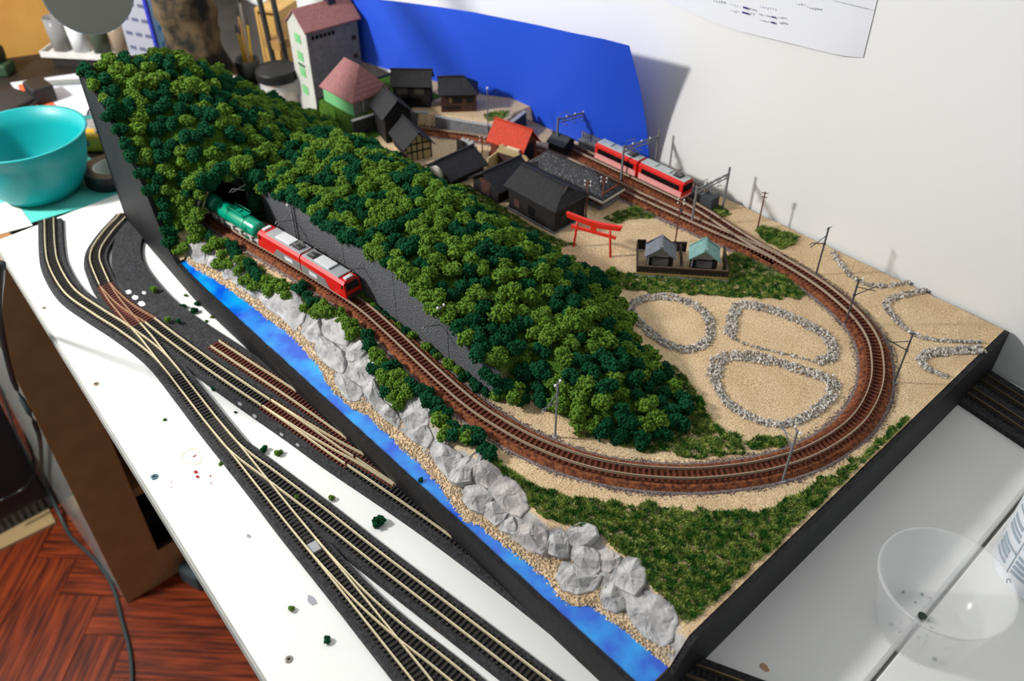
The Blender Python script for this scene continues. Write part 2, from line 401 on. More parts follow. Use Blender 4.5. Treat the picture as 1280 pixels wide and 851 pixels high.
# water
M_water = mat('painted_water', (0.002, 0.085, 0.60, 1), 0.14, c2=(0.004, 0.36, 0.82, 1), scale=38, bump=0.12, bscale=60, detail=6, coat=0.4, lo=.30, hi=.62)
vs = [(0.0, BY0 + off.y, ZW)]
wb = MB(); xs2 = [-0.80 + (BX1 - .0005 + 0.80) * i / 200 for i in range(201)]; vs, fs = [], []
for x in xs2:
    j = 0.0015 * noise.noise((x * 180, 0, 0)) + 0.001 * noise.noise((x * 500, 5, 0))
    vs += [(x + off.x, BY0 + off.y - .0005, ZW), (x + off.x, max(BY0 + .0005, tab(x, L_beach) + .001 + j) + off.y, ZW + .0004)]
for i in range(200): fs.append((2 * i, 2 * i + 2, 2 * i + 3, 2 * i + 1))
tag(wb.add(vs, fs).build('water', M_water, dio), 'bright blue painted river along the front edge')
# beach gravel (uncountable)
M_gravel = mat('beach_gravel', (0.72, 0.58, 0.40, 1), 0.9, c2=(0.38, 0.27, 0.16, 1), scale=350, detail=2)
tet = [((0.9, 0, -.3), (-.5, .8, -.3), (-.5, -.8, -.3), (0.1, 0, .8), (.6, .6, .3), (-.8, 0, .4))]
oct_f = [(0, 2, 4), (2, 1, 4), (1, 3, 4), (3, 0, 4), (2, 0, 5), (1, 2, 5), (3, 1, 5), (0, 3, 5)]
def pebbles(mb, p, r, g):
    a = g.uniform(0, 6.28); sx, sy, sz = [r * g.uniform(.7, 1.3) for _ in range(3)]
    base = [(1, 0, 0), (-1, 0, 0), (0, 1, 0), (0, -1, 0), (0, 0, .8), (0, 0, -.8)]
    vs = []
    for x, y, z in base:
        x, y, z = x * sx * g.uniform(.7, 1.2), y * sy * g.uniform(.7, 1.2), z * sz
        x += g.uniform(-.3, .3) * r; y += g.uniform(-.3, .3) * r
        vs.append((p[0] + x * cos(a) - y * sin(a), p[1] + x * sin(a) + y * cos(a), p[2] + z))
    mb.add(vs, oct_f)
g = random.Random(11); mb = MB()
for i in range(5200):
    x = g.uniform(-0.80, BX1 - .002); yb, yr = tab(x, L_beach), tab(x, L_rock)
    y = g.uniform(yb - .0008, max(yr, yb + .004) + .003)
    pebbles(mb, (x + off.x, y + off.y, hz(x, y) + .0004 if y > yb else ZW + .0003), g.uniform(.0006, .0013), g)
tag(mb.build('beach_gravel', M_gravel, dio), kind='stuff')
# tunnel portal in the face of the hill block
M_tun = mat('tunnel_dark', (0.010, 0.011, 0.008, 1), 0.95)
yy = [BY0 + .001 + (.545 - BY0) * i / 60 for i in range(61)]
pv = [(y, hz(XT - 1e-4, y)) for y in yy]
ya, yb_, zt_ = .289, .345, .101
por = MB()
left = [q for q in pv if q[0] < ya]; mid = [q for q in pv if ya <= q[0] <= yb_]; right = [q for q in pv if q[0] > yb_]
zl = tab(ya, pv); zr = tab(yb_, pv); arch_z = lambda y: .078 + .022 * sin(pi * max(0, min(1, (y - ya) / (yb_ - ya))))
por.xprism([(BY0 + .001, .03)] + [(ya, .03), (ya, min(zl, arch_z(ya)))] + [(ya, zl)] + left[::-1], XT - .003, XT + .0005)
por.xprism([(yb_, .03), (.545, .03)] + right[::-1] + [(yb_, zr)], XT - .003, XT + .0005)
st = [ya + (yb_ - ya) * i / 16 for i in range(17)]
for a, c in zip(st, st[1:]):
    por.xprism([(a, min(arch_z(a), tab(a, pv) - .001)), (c, min(arch_z(c), tab(c, pv) - .001)), (c, tab(c, pv)), (a, tab(a, pv))], XT - .003, XT + .0005)
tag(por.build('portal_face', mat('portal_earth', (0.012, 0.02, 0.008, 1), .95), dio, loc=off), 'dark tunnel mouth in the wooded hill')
tun = MB()
prof = [(ya - .002, .044)] + [(y, arch_z(y)) for y in st] + [(yb_ + .002, .044)]
vs = [(x, y, z) for x in (XT - .14, XT - .001) for y, z in prof]; k = len(prof)
tun.add(vs, [(i, i + 1, k + i + 1, k + i) for i in range(k - 1)] + [tuple(range(k))])
tun.box(XT - .14, XT, ya, yb_, .0465, .0475)
tun.build('tunnel_lining', M_tun, dio, loc=off)
# ================================================================== tracks
M_sl_black = mat('black_sleeper', (0.016, 0.012, 0.010, 1), 0.7)
M_sl_rust = mat('rusty_sleeper', (0.16, 0.035, 0.012, 1), 0.85, c2=(0.075, 0.016, 0.007, 1), scale=150)
M_sl_brown = mat('brown_plastic_sleeper', (0.13, 0.028, 0.016, 1), 0.65, var=.3, scale=90)
M_rail = mat('nickel_rail', (0.80, 0.70, 0.47, 1), 0.42, metal=0.55)
M_railr = mat('rust_sided_rail', (0.42, 0.32, 0.23, 1), 0.55, metal=0.35)
M_cork = mat('black_cork_bed', (0.040, 0.040, 0.044, 1), 0.9, c2=(0.013, 0.013, 0.015, 1), scale=350, bump=.6, bscale=600)
M_bal = mat('rust_ballast', (0.34, 0.105, 0.035, 1), 0.95, c2=(0.085, 0.020, 0.010, 1), scale=300, bump=1.0, bscale=900, detail=3)
M_balg = mat('grey_ballast', (0.33, 0.27, 0.26, 1), 0.95, c2=(0.13, 0.085, 0.075, 1), scale=600, bump=1.0, bscale=900, detail=3)
def frames(path):
    k = len(path); out = []
    for i in range(k):
        t = path[min(i + 1, k - 1)] - path[max(i - 1, 0)]; t = Vector((t.x, t.y, 0)).normalized()
        out.append((path[i], t, Vector((-t.y, t.x, 0))))
    return out
def strip(path, prof, mb=None, mi=0):       # prof: [(side offset, height)] closed below
    mb = mb or MB(); fr = frames(path); k = len(prof); vs = []
    for p, t, n in fr:
        for o_, h in prof: q = p + n * o_; vs.append((q.x, q.y, p.z + h))
    fs = []
    for i in range(len(fr) - 1):
        for j in range(k):
            a, b = i * k + j, i * k + (j + 1) % k; fs.append((a, b, b + k, a + k))
    fs += [tuple(range(k)), tuple(range((len(fr) - 1) * k + k - 1, (len(fr) - 1) * k - 1, -1))]
    return mb.add(vs, fs, mi)
slm = {}
def sleeper_mesh(m, L=.0165, W=.0019, H=.0012):
    if m.name not in slm:
        slm[m.name] = MB().box(-W / 2, W / 2, -L / 2, L / 2, 0, H).mesh('sleeper'); slm[m.name].materials.append(m)
    return slm[m.name]
RAIL = [(-.0006, 0), (.0006, 0), (.0003, .0005), (.0003, .0013), (.00046, .0014), (.00046, .0021), (-.00046, .0021), (-.00046, .0014), (-.0003, .0013), (-.0003, .0005)]
def track(name, label, px, z, slmat, railmat=None, pitch=.0042, world=False, rails=(1, 1), limit=300, rw=1.0):
    pts = [Vector((q[0], q[1], z)) for q in px] if world else [P(u, v, z) for u, v in px]
    path = crspline(pts, .004)
    base = path[len(path) // 2].copy(); base.z = z
    t = thing(name, label, 'railway track', base)
    loc = [p - base for p in path]
    sp = crspline(pts, pitch)
    fr = frames([p - base for p in sp]); sm_ = sleeper_mesh(slmat)
    n = 0; vis = []
    for p, tt, nn in fr: vis.append(((p + base - CAMP).length, p, atan2(tt.y, tt.x)))
    keep = sorted(range(len(vis)), key=lambda i: vis[i][0])[:limit]
    ks = set(keep); rest = MB()
    for i, (d, p, a) in enumerate(vis):
        if i in ks: put('sleeper', sm_, None, t, p, a)
        else: rest.cbox(p.x, p.y, p.z + .0006, .0019, .0165, .0012, a)
    if rest.v: tag(rest.build('far_sleepers', slmat, t), kind='stuff')
    for s_, on in zip((-1, 1), rails):
        if not on: continue
        strip([p + n_ * (s_ * .0049) + Vector((0, 0, .0011)) for p, t_, n_ in frames(loc)], [(a * rw, b) for a, b in RAIL]).build('rail', railmat or M_rail, t)
    return t, path
def roadbed(name, label, px, hw=.0125, h=.0042, m=None, z0=0.0, world=False):
    pts = [Vector((q[0], q[1], z0)) for q in px] if world else [P(u, v, z0 + h) for u, v in px]
    pts = [Vector((p.x, p.y, z0)) for p in pts]
    path = crspline(pts, .006); base = path[len(path) // 2].copy()
    o = strip([p - base for p in path], [(-hw - .0015, 0), (-hw, h), (hw, h), (hw + .0015, 0)]).build(name, m or M_cork, loc=base)
    return tag(o, label, 'roadbed')
ZB = 0.0042
T1a = [(62, 275), (63.5, 310), (68.5, 334), (87.5, 365), (120, 389), (157.5, 413), (200, 446), (236, 490), (264, 526), (295, 563), (330, 607), (366, 652), (402, 696), (446, 750), (486, 800), (527, 851), (545, 875)]
T1a2 = [(366, 652), (402, 695), (440, 736), (470, 765), (505, 795), (540, 822), (576, 851), (605, 876)]
T1b = [(264, 526), (295, 562), (342, 598), (400, 642), (468, 696), (532, 745), (600, 797), (670, 851), (710, 882)]
T2 = [(157, 268), (150, 276), (137.5, 289), (122.5, 310), (119, 325), (124, 340), (132, 358)]
T2a = [(132, 358), (141, 373), (153, 388), (170, 408), (185, 425), (202, 447), (220, 469)]
T2b = [(132, 358), (145, 372), (163, 387), (188, 402), (215, 423), (256, 453), (295, 480), (334, 506)]
T2c = [(334, 506), (375, 534), (420, 566), (440, 579), (488, 611), (545, 650), (600, 690), (650, 728)]
T2d = [(334, 505.5), (375, 531.5), (420, 558), (455, 577), (497, 603)]
T3 = [(269, 431), (310, 458), (360, 490.5), (400, 518), (445, 550)]
roadbed('roadbed', 'black cork roadbed curving along the left edge of the white table', T1a[:8] + [(264, 526), (295, 564), (330, 607), (366, 653), (402, 697), (446, 751), (486, 801), (527, 852), (545, 876)])
roadbed('roadbed', 'black cork roadbed of the long middle track running to the bottom edge', T1b[1:], h=.0041)
roadbed('roadbed', 'short black cork roadbed of the right branch at the bottom edge', T1a2[1:], hw=.0115, h=.0040)
roadbed('roadbed', 'black cork roadbed coming out under the tall black panel', T2 + [(145, 373), (165, 390)], hw=.0118, h=.0039)
roadbed('roadbed', 'wide bare black cork roadbed with white glue marks beside the curve', [(176, 270), (166, 287), (158, 308), (160, 330), (176, 355), (203, 384), (240, 412), (278, 437), (330, 472), (385, 509), (440, 546)], hw=.0150, h=.0043)
roadbed('roadbed', 'black cork roadbed with grey glue edge below the brown siding', [(160, 392), (188, 407), (215, 427), (256, 456), (295, 484), (334, 511), (375, 539), (420, 571), (488, 616), (545, 655), (600, 695), (660, 740), (740, 803)], hw=.0120, h=.0038)
track('track', 'leftmost black sleepered track curving down the white table', T1a, ZB, M_sl_black)
track('track', 'right branch of the turnout nearest the bottom edge', T1a2, ZB + .0002, M_sl_black)
track('track', 'long black sleepered track between the two turnouts and bottom edge', T1b, ZB + .0001, M_sl_black)
track('track', 'black curved track emerging from under the tall black panel', T2, ZB, M_sl_black)
track('track', 'plain black link joining the brown turnout to the leftmost track', T2a[3:], ZB + .0001, M_sl_black)
track('track', 'brown sleepered branch of the far turnout', T2b[:4], ZB + .0002, M_sl_brown, railmat=mat('copper_rail', (.55, .33, .2, 1), .4, metal=.8))
track('track', 'brown sleepered main leg of the far turnout', T2a[:4], ZB + .0001, M_sl_brown, railmat=mat('copper_rail', (.55, .33, .2, 1), .4, metal=.8))
track('track', 'black track running from the brown turnout to the second turnout', T2b[3:], ZB + .0002, M_sl_black)
track('track', 'rust brown sleepered track running under the front of the diorama', T2c[:4], ZB + .0001, M_sl_rust)
track('track', 'black track disappearing under the black front of the diorama', T2c[3:], ZB + .0001, M_sl_black)
track('track', 'short rust brown branch stub beside the diorama front', T2d, ZB + .0003, M_sl_rust)
track('track', 'straight rust brown siding ending at the black front', T3, ZB + .0003, M_sl_rust)
# tracks leaving on the right, under the black side
rb1 = [(P(1205, 478, 0).x - .06, P(1205, 478, 0).y), (P(1245, 508, 0).x, P(1245, 508, 0).y), (P(1300, 545, 0).x, P(1300, 545, 0).y), (P(1400, 610, 0).x, P(1400, 610, 0).y)]
c0 = P(1228, 492, 0); c1 = P(1290, 532, 0)
e = (c1 - c0).normalized(); n_ = Vector((-e.y, e.x, 0))
def off_line(c, o_): return [((c0 + n_ * o_ + e * s_).x, (c0 + n_ * o_ + e * s_).y) for s_ in (-.05, 0, .05, .12, .25)]
roadbed('roadbed', 'wide black roadbed leaving on the right beside the white wall', off_line(c0, 0), hw=.030, world=True)
M_raild = mat('tarnished_rail', (.16, .12, .07, 1), .4, metal=.7)
track('track', 'dark track at the right edge nearer to the white wall', off_line(c0, .013), ZB, M_sl_black, railmat=M_raild, world=True)
track('track', 'dark track at the right edge farther from the white wall', off_line(c0, -.013), ZB, M_sl_black, railmat=M_raild, world=True)
q0 = P(850, 838, 0); q1 = P(930, 868, 0); e2 = (q1 - q0).normalized()
pl2 = [((q0 + e2 * s_).x, (q0 + e2 * s_).y) for s_ in (-.035, 0, .04, .09)]
roadbed('roadbed', 'black roadbed coming out below the front corner of the diorama', pl2, hw=.013, world=True)
track('track', 'dark track coming out below the front corner of the diorama', pl2, ZB, M_sl_black, railmat=M_raild, world=True)

# ------------------------------------------------------------------ the loop on the diorama
ZL = ZP + .0035
LOOP = [(-0.90, .312), (-0.85, .313), (-0.807, .3145), (-0.757, .3185), (-0.697, .326), (-0.635, .3325), (-0.575, .337), (-0.523, .3345), (-0.457, .329), (-0.409, .3265), (-0.375, .3285), (-0.338, .335), (-0.299, .349), (-0.266, .3695),
        (-0.237, .396), (-0.218, .420), (-0.201, .447), (-0.187, .480), (-0.180, .514), (-0.179, .545), (-0.184, .573), (-0.193, .599), (-0.206, .622), (-0.222, .643), (-0.244, .660), (-0.270, .672), (-0.307, .683),
        (-0.362, .689), (-0.429, .684), (-0.52, .679), (-0.60, .677), (-0.66, .674), (-0.72, .661), (-0.76, .644), (-0.79, .625), (-0.82, .607), (-0.85, .590)]
lt, lpath = track('track', 'rust weathered railway loop running round the diorama', LOOP, ZL + .0008, M_sl_rust, railmat=M_railr, world=True, pitch=.0046, rw=.80)
base = lt.location
bed = [Vector((p.x, p.y, ZP - .0005)) - base for p in crspline([Vector((a, b, 0)) for a, b in LOOP], .005)]
strip(bed, [(-.0150, 0), (-.0108, .0044), (.0108, .0044), (.0150, 0)]).build('ballast_bed', M_bal, lt)
strip(bed, [(-.0185, -.001), (-.0150, .0014), (.0150, .0014), (.0185, -.001)]).build('ballast_shoulder', M_balg, lt)
g = random.Random(3); mb = MB(); fr = frames(bed)
for i in range(7000):
    p, t_, n2 = fr[g.randrange(8, len(fr) - 30)]; s_ = g.choice((-1, 1)) * g.triangular(.0135, .0215, .0160)
    q = p + n2 * s_ + t_ * g.uniform(-.003, .003); pebbles(mb, (q.x, q.y, p.z + .0012 - max(0, (abs(s_) - .0145)) * .15), g.uniform(.0004, .0008), g)
tag(mb.build('loose_ballast', M_balg, lt), kind='stuff')
EMUT = [(-0.66, .704), (-0.60, .7055), (-0.53, .707), (-0.487, .707), (-0.455, .7035), (-0.42, .6975), (-0.385, .692), (-0.35, .6895)]
et, epath = track('track', 'rust weathered passing track under the pink and red railcars', EMUT, ZL + .0010, M_sl_rust, railmat=M_railr, world=True, pitch=.0046, rw=.80)
bed = [Vector((p.x, p.y, ZP - .0004)) - et.location for p in crspline([Vector((a, b, 0)) for a, b in EMUT], .005)]
strip(bed, [(-.0165, 0), (-.0115, .0043), (.0115, .0043), (.0165, 0)]).build('ballast_bed', M_bal, et)

# ================================================================== stone rings
M_stone = mat('pale_stone_grit', (0.74, 0.70, 0.64, 1), 0.9, c2=(0.22, 0.19, 0.165, 1), scale=330, detail=2)
def ring(label, px, width, n, closed=False, seed=1):
    pts = [P(u, v, ZP) for u, v in px]
    if closed: pts = pts + [pts[0]]
    path = crspline(pts, .003); base = sum(path, Vector()) / len(path); base.z = ZP
    mb = MB(); g = random.Random(seed); k = len(path); fr = frames(path)
    for i in range(n):
        j = g.randrange(k); p, t_, nn = fr[j]; wd = width[int(j / k * len(width))] if isinstance(width, list) else width
        q = p + nn * (g.uniform(-.62, .62) * wd + g.gauss(0, .0004)) + t_ * g.uniform(-.002, .002)
        for rep in range(2 if g.random() < .35 else 1):
            pebbles(mb, (q.x - base.x, q.y - base.y, .0007 + rep * .0011), g.uniform(.0008, .0015), g)
    o = mb.build('stone_border', M_stone, loc=base)
    return tag(o, label, 'stone border', kind='stuff')
ring('oval ring of pale stones beside the wooded hill', [(787, 383), (800, 375), (830, 371), (860, 378), (882, 393), (889, 412), (880, 430), (860, 438), (835, 431), (815, 418), (800, 404), (790, 393)], .0075, 1150, True, 21)
ring('arc of pale stones between the oval ring and the curve', [(912, 418), (916, 395), (925, 382), (950, 384), (980, 393), (1010, 407), (1032, 420), (1042, 437), (1036, 450), (1020, 452)], .0085, 1050, False, 22)
ring('thin line of stones closing the middle stone ring', [(1018, 452), (985, 444), (955, 437), (925, 428), (912, 419)], .002, 110, False, 23)
ring('largest ring of pale stones inside the bend of the loop', [(893, 470), (896, 452), (912, 445), (945, 447), (980, 456), (1015, 467), (1038, 476), (1042, 487), (1030, 505), (1010, 519), (982, 530), (948, 526), (915, 508), (897, 485)], [.011, .011, .009, .009, .008, .006, .006, .006], 1700, True, 24)
ring('line of stones running down from the wall outside the loop', [(1041, 316), (1050, 330), (1064, 345), (1082, 356), (1105, 358), (1140, 353)], .0042, 330, False, 25)
ring('long curved stone border outside the loop near the wall', [(1163, 362), (1138, 367), (1115, 373), (1107, 382), (1118, 398), (1134, 413), (1155, 423), (1190, 427), (1228, 428)], [.006, .006, .006, .005, .004, .003, .002, .002], 560, False, 26)
ring('stone border at the black right edge of the board', [(1226, 437), (1190, 439), (1162, 442), (1150, 450), (1158, 461), (1172, 467), (1186, 472)], [.008, .009, .009, .008, .006, .005, .003], 620, False, 27)
# ================================================================== rocks along the river bank
M_rock = mat('plaster_rock', (0.46, 0.45, 0.44, 1), 0.9, c2=(0.17, 0.165, 0.17, 1), scale=60, bump=.7, bscale=130, detail=9, lo=.28, hi=.55)
M_rock2 = mat('pinkish_plaster_rock', (0.48, 0.44, 0.42, 1), 0.9, c2=(0.20, 0.19, 0.19, 1), scale=70, bump=.7, bscale=130, detail=9, lo=.3, hi=.6)
def rock(px, label, th=.0055, m=None, seed=0):
    pts = [PT(u, v) for u, v in px]; n = len(pts); out = []
    for i in range(n):
        for t in (0, .2, .4, .6, .8): out.append(pts[i].lerp(pts[(i + 1) % n], t))
    out = [(out[i - 1] + out[i] * 8 + out[(i + 1) % len(out)]) / 10 for i in range(len(out))]
    c = sum(out, Vector()) / len(out); R = sum((p - c).length for p in out) / len(out); k = len(out)
    nrm = Vector((0.0, -0.50, 0.87)).normalized(); gg = random.Random(seed * 13 + 5); th = min(th, R * .85)
    ax = nrm.cross(Vector((1, 0, 0))).normalized(); ay = nrm.cross(ax)
    planes = [(gg.uniform(0, 6.28), gg.uniform(.45, 1.15), gg.uniform(.85, 1.10)) for _ in range(6)]
    rings = [1.10, 1.12, 1.10, 1.04, .95, .84, .70, .55, .38, .20]; vs = []
    sv = Vector((seed * 3.7, seed * 1.3, seed * 2.1))
    def top(q):
        d = q - c; x, y = d.dot(ax) / R, d.dot(ay) / R
        h = min([1.08] + [o_ - sl * (x * cos(a_) + y * sin(a_)) for a_, sl, o_ in planes])
        h = max(.22, h) * th
        dist, _ = noise.voronoi(q * 95 + sv)
        crack = max(0.0, 1 - (dist[1] - dist[0]) / .10)
        return h - crack * .0008 + noise.noise(q * 120 + sv) * .0005 + noise.noise(q * 330 + sv) * .0003
    for l, s_ in enumerate(rings):
        for p in out:
            jit = 1 + .05 * noise.noise((p * 200) + sv)
            q = c + (p - c) * s_ * jit
            if l == 0: q = q - nrm * .004
            elif l == 1: q = q + nrm * (top(q) * .30)
            elif l == 2: q = q + nrm * (top(q) * .72)
            else: q = q + nrm * top(q)
            vs.append(q)
    vs.append(c + nrm * top(c)); base = c.copy(); base.z = min(v.z for v in vs); fs = []
    for l in range(len(rings) - 1):
        for j in range(k): fs.append((l * k + j, l * k + (j + 1) % k, (l + 1) * k + (j + 1) % k, (l + 1) * k + j))
    L = (len(rings) - 1) * k
    for j in range(k): fs.append((L + j, L + (j + 1) % k, len(vs) - 1))
    fs.append(tuple(range(k - 1, -1, -1)))
    o = MB().add([v - base for v in vs], fs).build('rock', m or M_rock, loc=base, smooth=False)
    return tag(o, label, 'rock', 'plaster rocks along the river')
ROCKS = [
 ([(238, 316), (250, 303), (258, 307), (256, 330), (246, 328)], 'upright grey rock at the left end of the river bank, under the tunnel shrubs'),
 ([(257, 330), (261, 320), (280, 328), (279, 341), (268, 337)], 'low grey rock second from the tunnel end of the bank'),
 ([(279, 345), (290, 326), (296, 330), (290, 348), (283, 350)], 'narrow leaning grey rock under the tall front shrubs'),
 ([(291, 352), (297, 334), (303, 342), (297, 356)], 'small dark slotted rock right of the narrow leaning rock'),
 ([(296, 359), (304, 341), (310, 350), (312, 362), (304, 363)], 'small pointed grey rock before the wide boulder'),
 ([(308, 364), (316, 358), (328, 362), (326, 375), (316, 371)], 'small flat grey rock touching the widest boulder'),
 ([(327, 374), (338, 363), (354, 361), (372, 369), (382, 388), (376, 402), (368, 412), (352, 396), (336, 386)], 'widest pale grey boulder on the left half of the river bank'),
 ([(377, 415), (386, 406), (401, 400), (404, 420), (399, 430), (388, 427)], 'pale grey rock between the widest boulder and the pair below shrubs'),
 ([(400, 408), (400, 392), (410, 387), (422, 398), (432, 402), (438, 420), (432, 432), (419, 428), (410, 426)], 'tall rounded pale rock rising above its neighbours mid bank'),
 ([(395, 440), (402, 421), (416, 430), (428, 440), (432, 452), (428, 466), (412, 458)], 'broad smooth rock below the tall rounded pale rock'),
 ([(433, 447), (441, 430), (455, 430), (461, 440), (448, 450), (438, 452)], 'pale rock with yellow lichen next to dark green shrub'),
 ([(440, 466), (444, 455), (464, 443), (470, 452), (470, 470), (458, 484), (450, 480)], 'large smooth rock leaning under the mid bank shrubs'),
 ([(420, 478), (425, 471), (440, 478), (453, 488), (449, 500), (438, 502), (430, 494)], 'loose oval boulder lying on the gravel beach'),
 ([(454, 490), (462, 482), (471, 478), (478, 498), (482, 510), (468, 506)], 'cracked pale rock right of the loose oval boulder'),
 ([(470, 512), (480, 502), (494, 514), (500, 524), (498, 536), (484, 526)], 'flat pale rock where the beach narrows'),
 ([(506, 518), (510, 502), (524, 498), (538, 514), (534, 532), (520, 540), (510, 536)], 'upright rock standing alone between dark shrubs'),
 ([(500, 536), (510, 537), (520, 541), (534, 534), (541, 548), (534, 560), (518, 552)], 'low rock below the upright lone rock'),
 ([(540, 566), (544, 555), (562, 560), (577, 570), (570, 588), (562, 598), (550, 586)], 'grey rock with green tuft at the bend of the bank'),
 ([(563, 600), (578, 575), (588, 572), (598, 563), (602, 575), (592, 590), (590, 603), (577, 608)], 'steep fluted rock with dark hollow at mid bank'),
 ([(592, 601), (596, 588), (610, 579), (624, 588), (630, 600), (616, 612), (602, 608)], 'pinkish grey rock above the lichen spotted rock'),
 ([(580, 626), (585, 612), (602, 608), (616, 620), (612, 633), (604, 643), (590, 638)], 'grey rock with a yellow green lichen spot in its middle'),
 ([(611, 615), (628, 598), (645, 603), (656, 618), (660, 634), (650, 646), (630, 638), (622, 626)], 'big pale pink tinged boulder beside the grass'),
 ([(606, 644), (612, 632), (624, 630), (636, 640), (630, 650), (620, 657)], 'small triangular rock with a green speck on top'),
 ([(624, 662), (630, 652), (642, 647), (646, 660), (644, 670)], 'small rock with a rusty brown mark'),
 ([(643, 672), (650, 658), (668, 656), (682, 664), (684, 676), (680, 694), (660, 688)], 'square shouldered rock with orange patches near the right beach'),
 ([(684, 690), (688, 672), (700, 664), (710, 672), (712, 698), (700, 698)], 'rock split by a dark vertical crack'),
 ([(708, 676), (714, 660), (730, 654), (744, 660), (749, 672), (738, 682), (720, 684)], 'round knobbly rock half buried in grass'),
 ([(714, 698), (718, 684), (734, 681), (748, 692), (750, 712), (742, 720), (728, 712)], 'smooth grey rock in the cluster at the right'),
 ([(696, 722), (706, 704), (722, 708), (742, 720), (752, 720), (742, 738), (722, 742), (706, 738)], 'dark streaked low rock on the right beach'),
 ([(750, 712), (752, 696), (764, 690), (776, 696), (774, 708), (762, 716)], 'small knobbly rock between two smooth rocks'),
 ([(764, 728), (772, 708), (784, 698), (800, 700), (807, 714), (806, 732), (796, 746), (780, 738)], 'large angular rock with a notch beside the grass'),
 ([(752, 744), (758, 730), (770, 728), (786, 742), (784, 760), (770, 766), (756, 760)], 'dark grey rounded rock above the blue inlet'),
 ([(786, 764), (788, 748), (804, 740), (822, 746), (840, 758), (845, 774), (838, 800), (826, 806), (808, 796), (796, 782)], 'largest grey boulder at the front right corner of the bank'),
]
for i, (px, lab) in enumerate(ROCKS):
    rock(px, lab, th=.0082, m=M_rock2 if i in (19, 21, 24, 29) else M_rock, seed=i)

# ================================================================== grass patches (uncountable flock)
def mat_grass(name, c, c2): return mat(name, c, .85, c2=c2, scale=170, detail=5, spec=.2, lo=.40, hi=.68)
M_grass = mat_grass('static_grass', (0.36, 0.44, 0.10, 1), (0.030, 0.125, 0.015, 1))
M_grass2 = mat_grass('bright_tuft', (0.03, 0.30, 0.03, 1), (0.015, 0.14, 0.02, 1))
def grass(label, px, n, h=.0022, seed=0, m=None, hole=.0):
    pts = [PT(u, v) for u, v in px]; c = sum(pts, Vector()) / len(pts); c.z = hz(c.x, c.y)
    x0, x1 = min(p.x for p in pts), max(p.x for p in pts); y0, y1 = min(p.y for p in pts), max(p.y for p in pts)
    g = random.Random(seed); vs, fs = [], []; k = 0; tr = 0
    while k < n and tr < n * 8:
        tr += 1; x, y = g.uniform(x0, x1), g.uniform(y0, y1)
        d = noise.noise((x * 90, y * 90, seed)) * .004
        if not inpoly(x + d, y - d, pts): continue
        if x > BX1 - .002 or y < BY0 + .002 or y > BY1 - .001: continue
        nv = noise.noise((x * 150, y * 150, seed + 4.0)) + .5 * noise.noise((x * 420, y * 420, 9.0))
        if nv < hole - .35 and g.random() < .85: continue
        z = hz(x, y) - c.z; a = g.uniform(0, pi); L = h * g.uniform(.5, 1.25) * (1 + .5 * max(0, nv)); wd = g.uniform(.0006, .0011)
        lx, ly = g.gauss(0, .6) * L, g.gauss(0, .6) * L
        b = len(vs); px_, py_ = x - c.x, y - c.y
        vs += [(px_ - cos(a) * wd, py_ - sin(a) * wd, z - .0003), (px_ + cos(a) * wd, py_ + sin(a) * wd, z - .0003), (px_ + lx, py_ + ly, z + L)]
        fs.append((b, b + 1, b + 2)); k += 1
    o = MB(); o.v = vs; o.f = fs; o.m = [0] * len(fs)
    me = bpy.data.meshes.new('grass'); me.from_pydata(vs, [], fs); me.update(); me.materials.append(m or M_grass)
    ob = link(bpy.data.objects.new('grass_patch', me)); ob.location = c
    return tag(ob, label, 'grass', kind='stuff')
grass('broad green grass slope between the track curve and the rocks', [(615, 572), (640, 588), (662, 604), (700, 618), (760, 628), (830, 634), (900, 640), (960, 640), (1000, 615), (1040, 592), (1090, 560), (1132, 520), (1137, 524), (1080, 577), (1000, 652), (905, 740), (862, 782), (848, 768), (818, 740), (800, 706), (772, 690), (745, 662), (685, 650), (656, 628), (636, 598), (612, 580)], 56000, seed=1, hole=.30)
grass('grass patch round the foot of the wooded hill tip', [(712, 542), (760, 552), (800, 564), (880, 573), (932, 566), (925, 548), (895, 530), (880, 512), (868, 486), (850, 462), (832, 455), (820, 500), (760, 535)], 15000, seed=2, hole=.22)
grass('thin outlying tuft of grass inside the bend by the ring', [(930, 553), (955, 546), (983, 548), (984, 556), (960, 561), (938, 561)], 1300, seed=3, hole=.15)
grass('curved grass strip in front of the two fenced cottages', [(735, 350), (770, 340), (797, 344), (905, 350), (903, 322), (925, 314), (950, 328), (975, 340), (1005, 367), (1000, 374), (960, 372), (930, 371), (870, 368), (800, 364), (770, 360)], 15000, seed=4, hole=.08)
grass('grass patch beside the long station building', [(752, 271), (770, 264), (800, 258), (815, 262), (830, 272), (800, 274), (780, 278), (765, 279)], 2200, seed=5, hole=.05)
grass('small grass clump at the wall behind the railcars', [(876, 252), (890, 252), (905, 261), (915, 268), (900, 271), (885, 264)], 900, seed=6)
grass('dense grass clump at the wall near the utility pole', [(943, 288), (955, 283), (998, 296), (996, 304), (975, 312), (958, 303)], 2200, h=.003, seed=7)
grass('bright green tuft beside the large stone ring', [(866, 499), (876, 497), (882, 506), (872, 509)], 260, seed=8, m=M_grass2)
grass('narrow grass line between the front shrubs and the track', [(300, 318), (340, 345), (380, 372), (400, 385), (392, 388), (350, 362), (310, 335)], 1500, seed=9, hole=.25)
grass('grass on the raised terrace beside the pink roofed house', [(432, 134), (445, 122), (490, 118), (492, 138), (478, 146), (450, 146)], 2600, seed=10)
grass('short mown bank behind the wooded hill by the black houses', [(566, 226), (585, 232), (625, 256), (665, 284), (700, 300), (722, 306), (700, 308), (660, 296), (620, 268), (580, 245)], 12000, h=.0013, seed=12)
grass('grass corner at the end of the terrace wall', [(604, 144), (618, 140), (636, 138), (634, 146), (612, 152)], 700, seed=13)

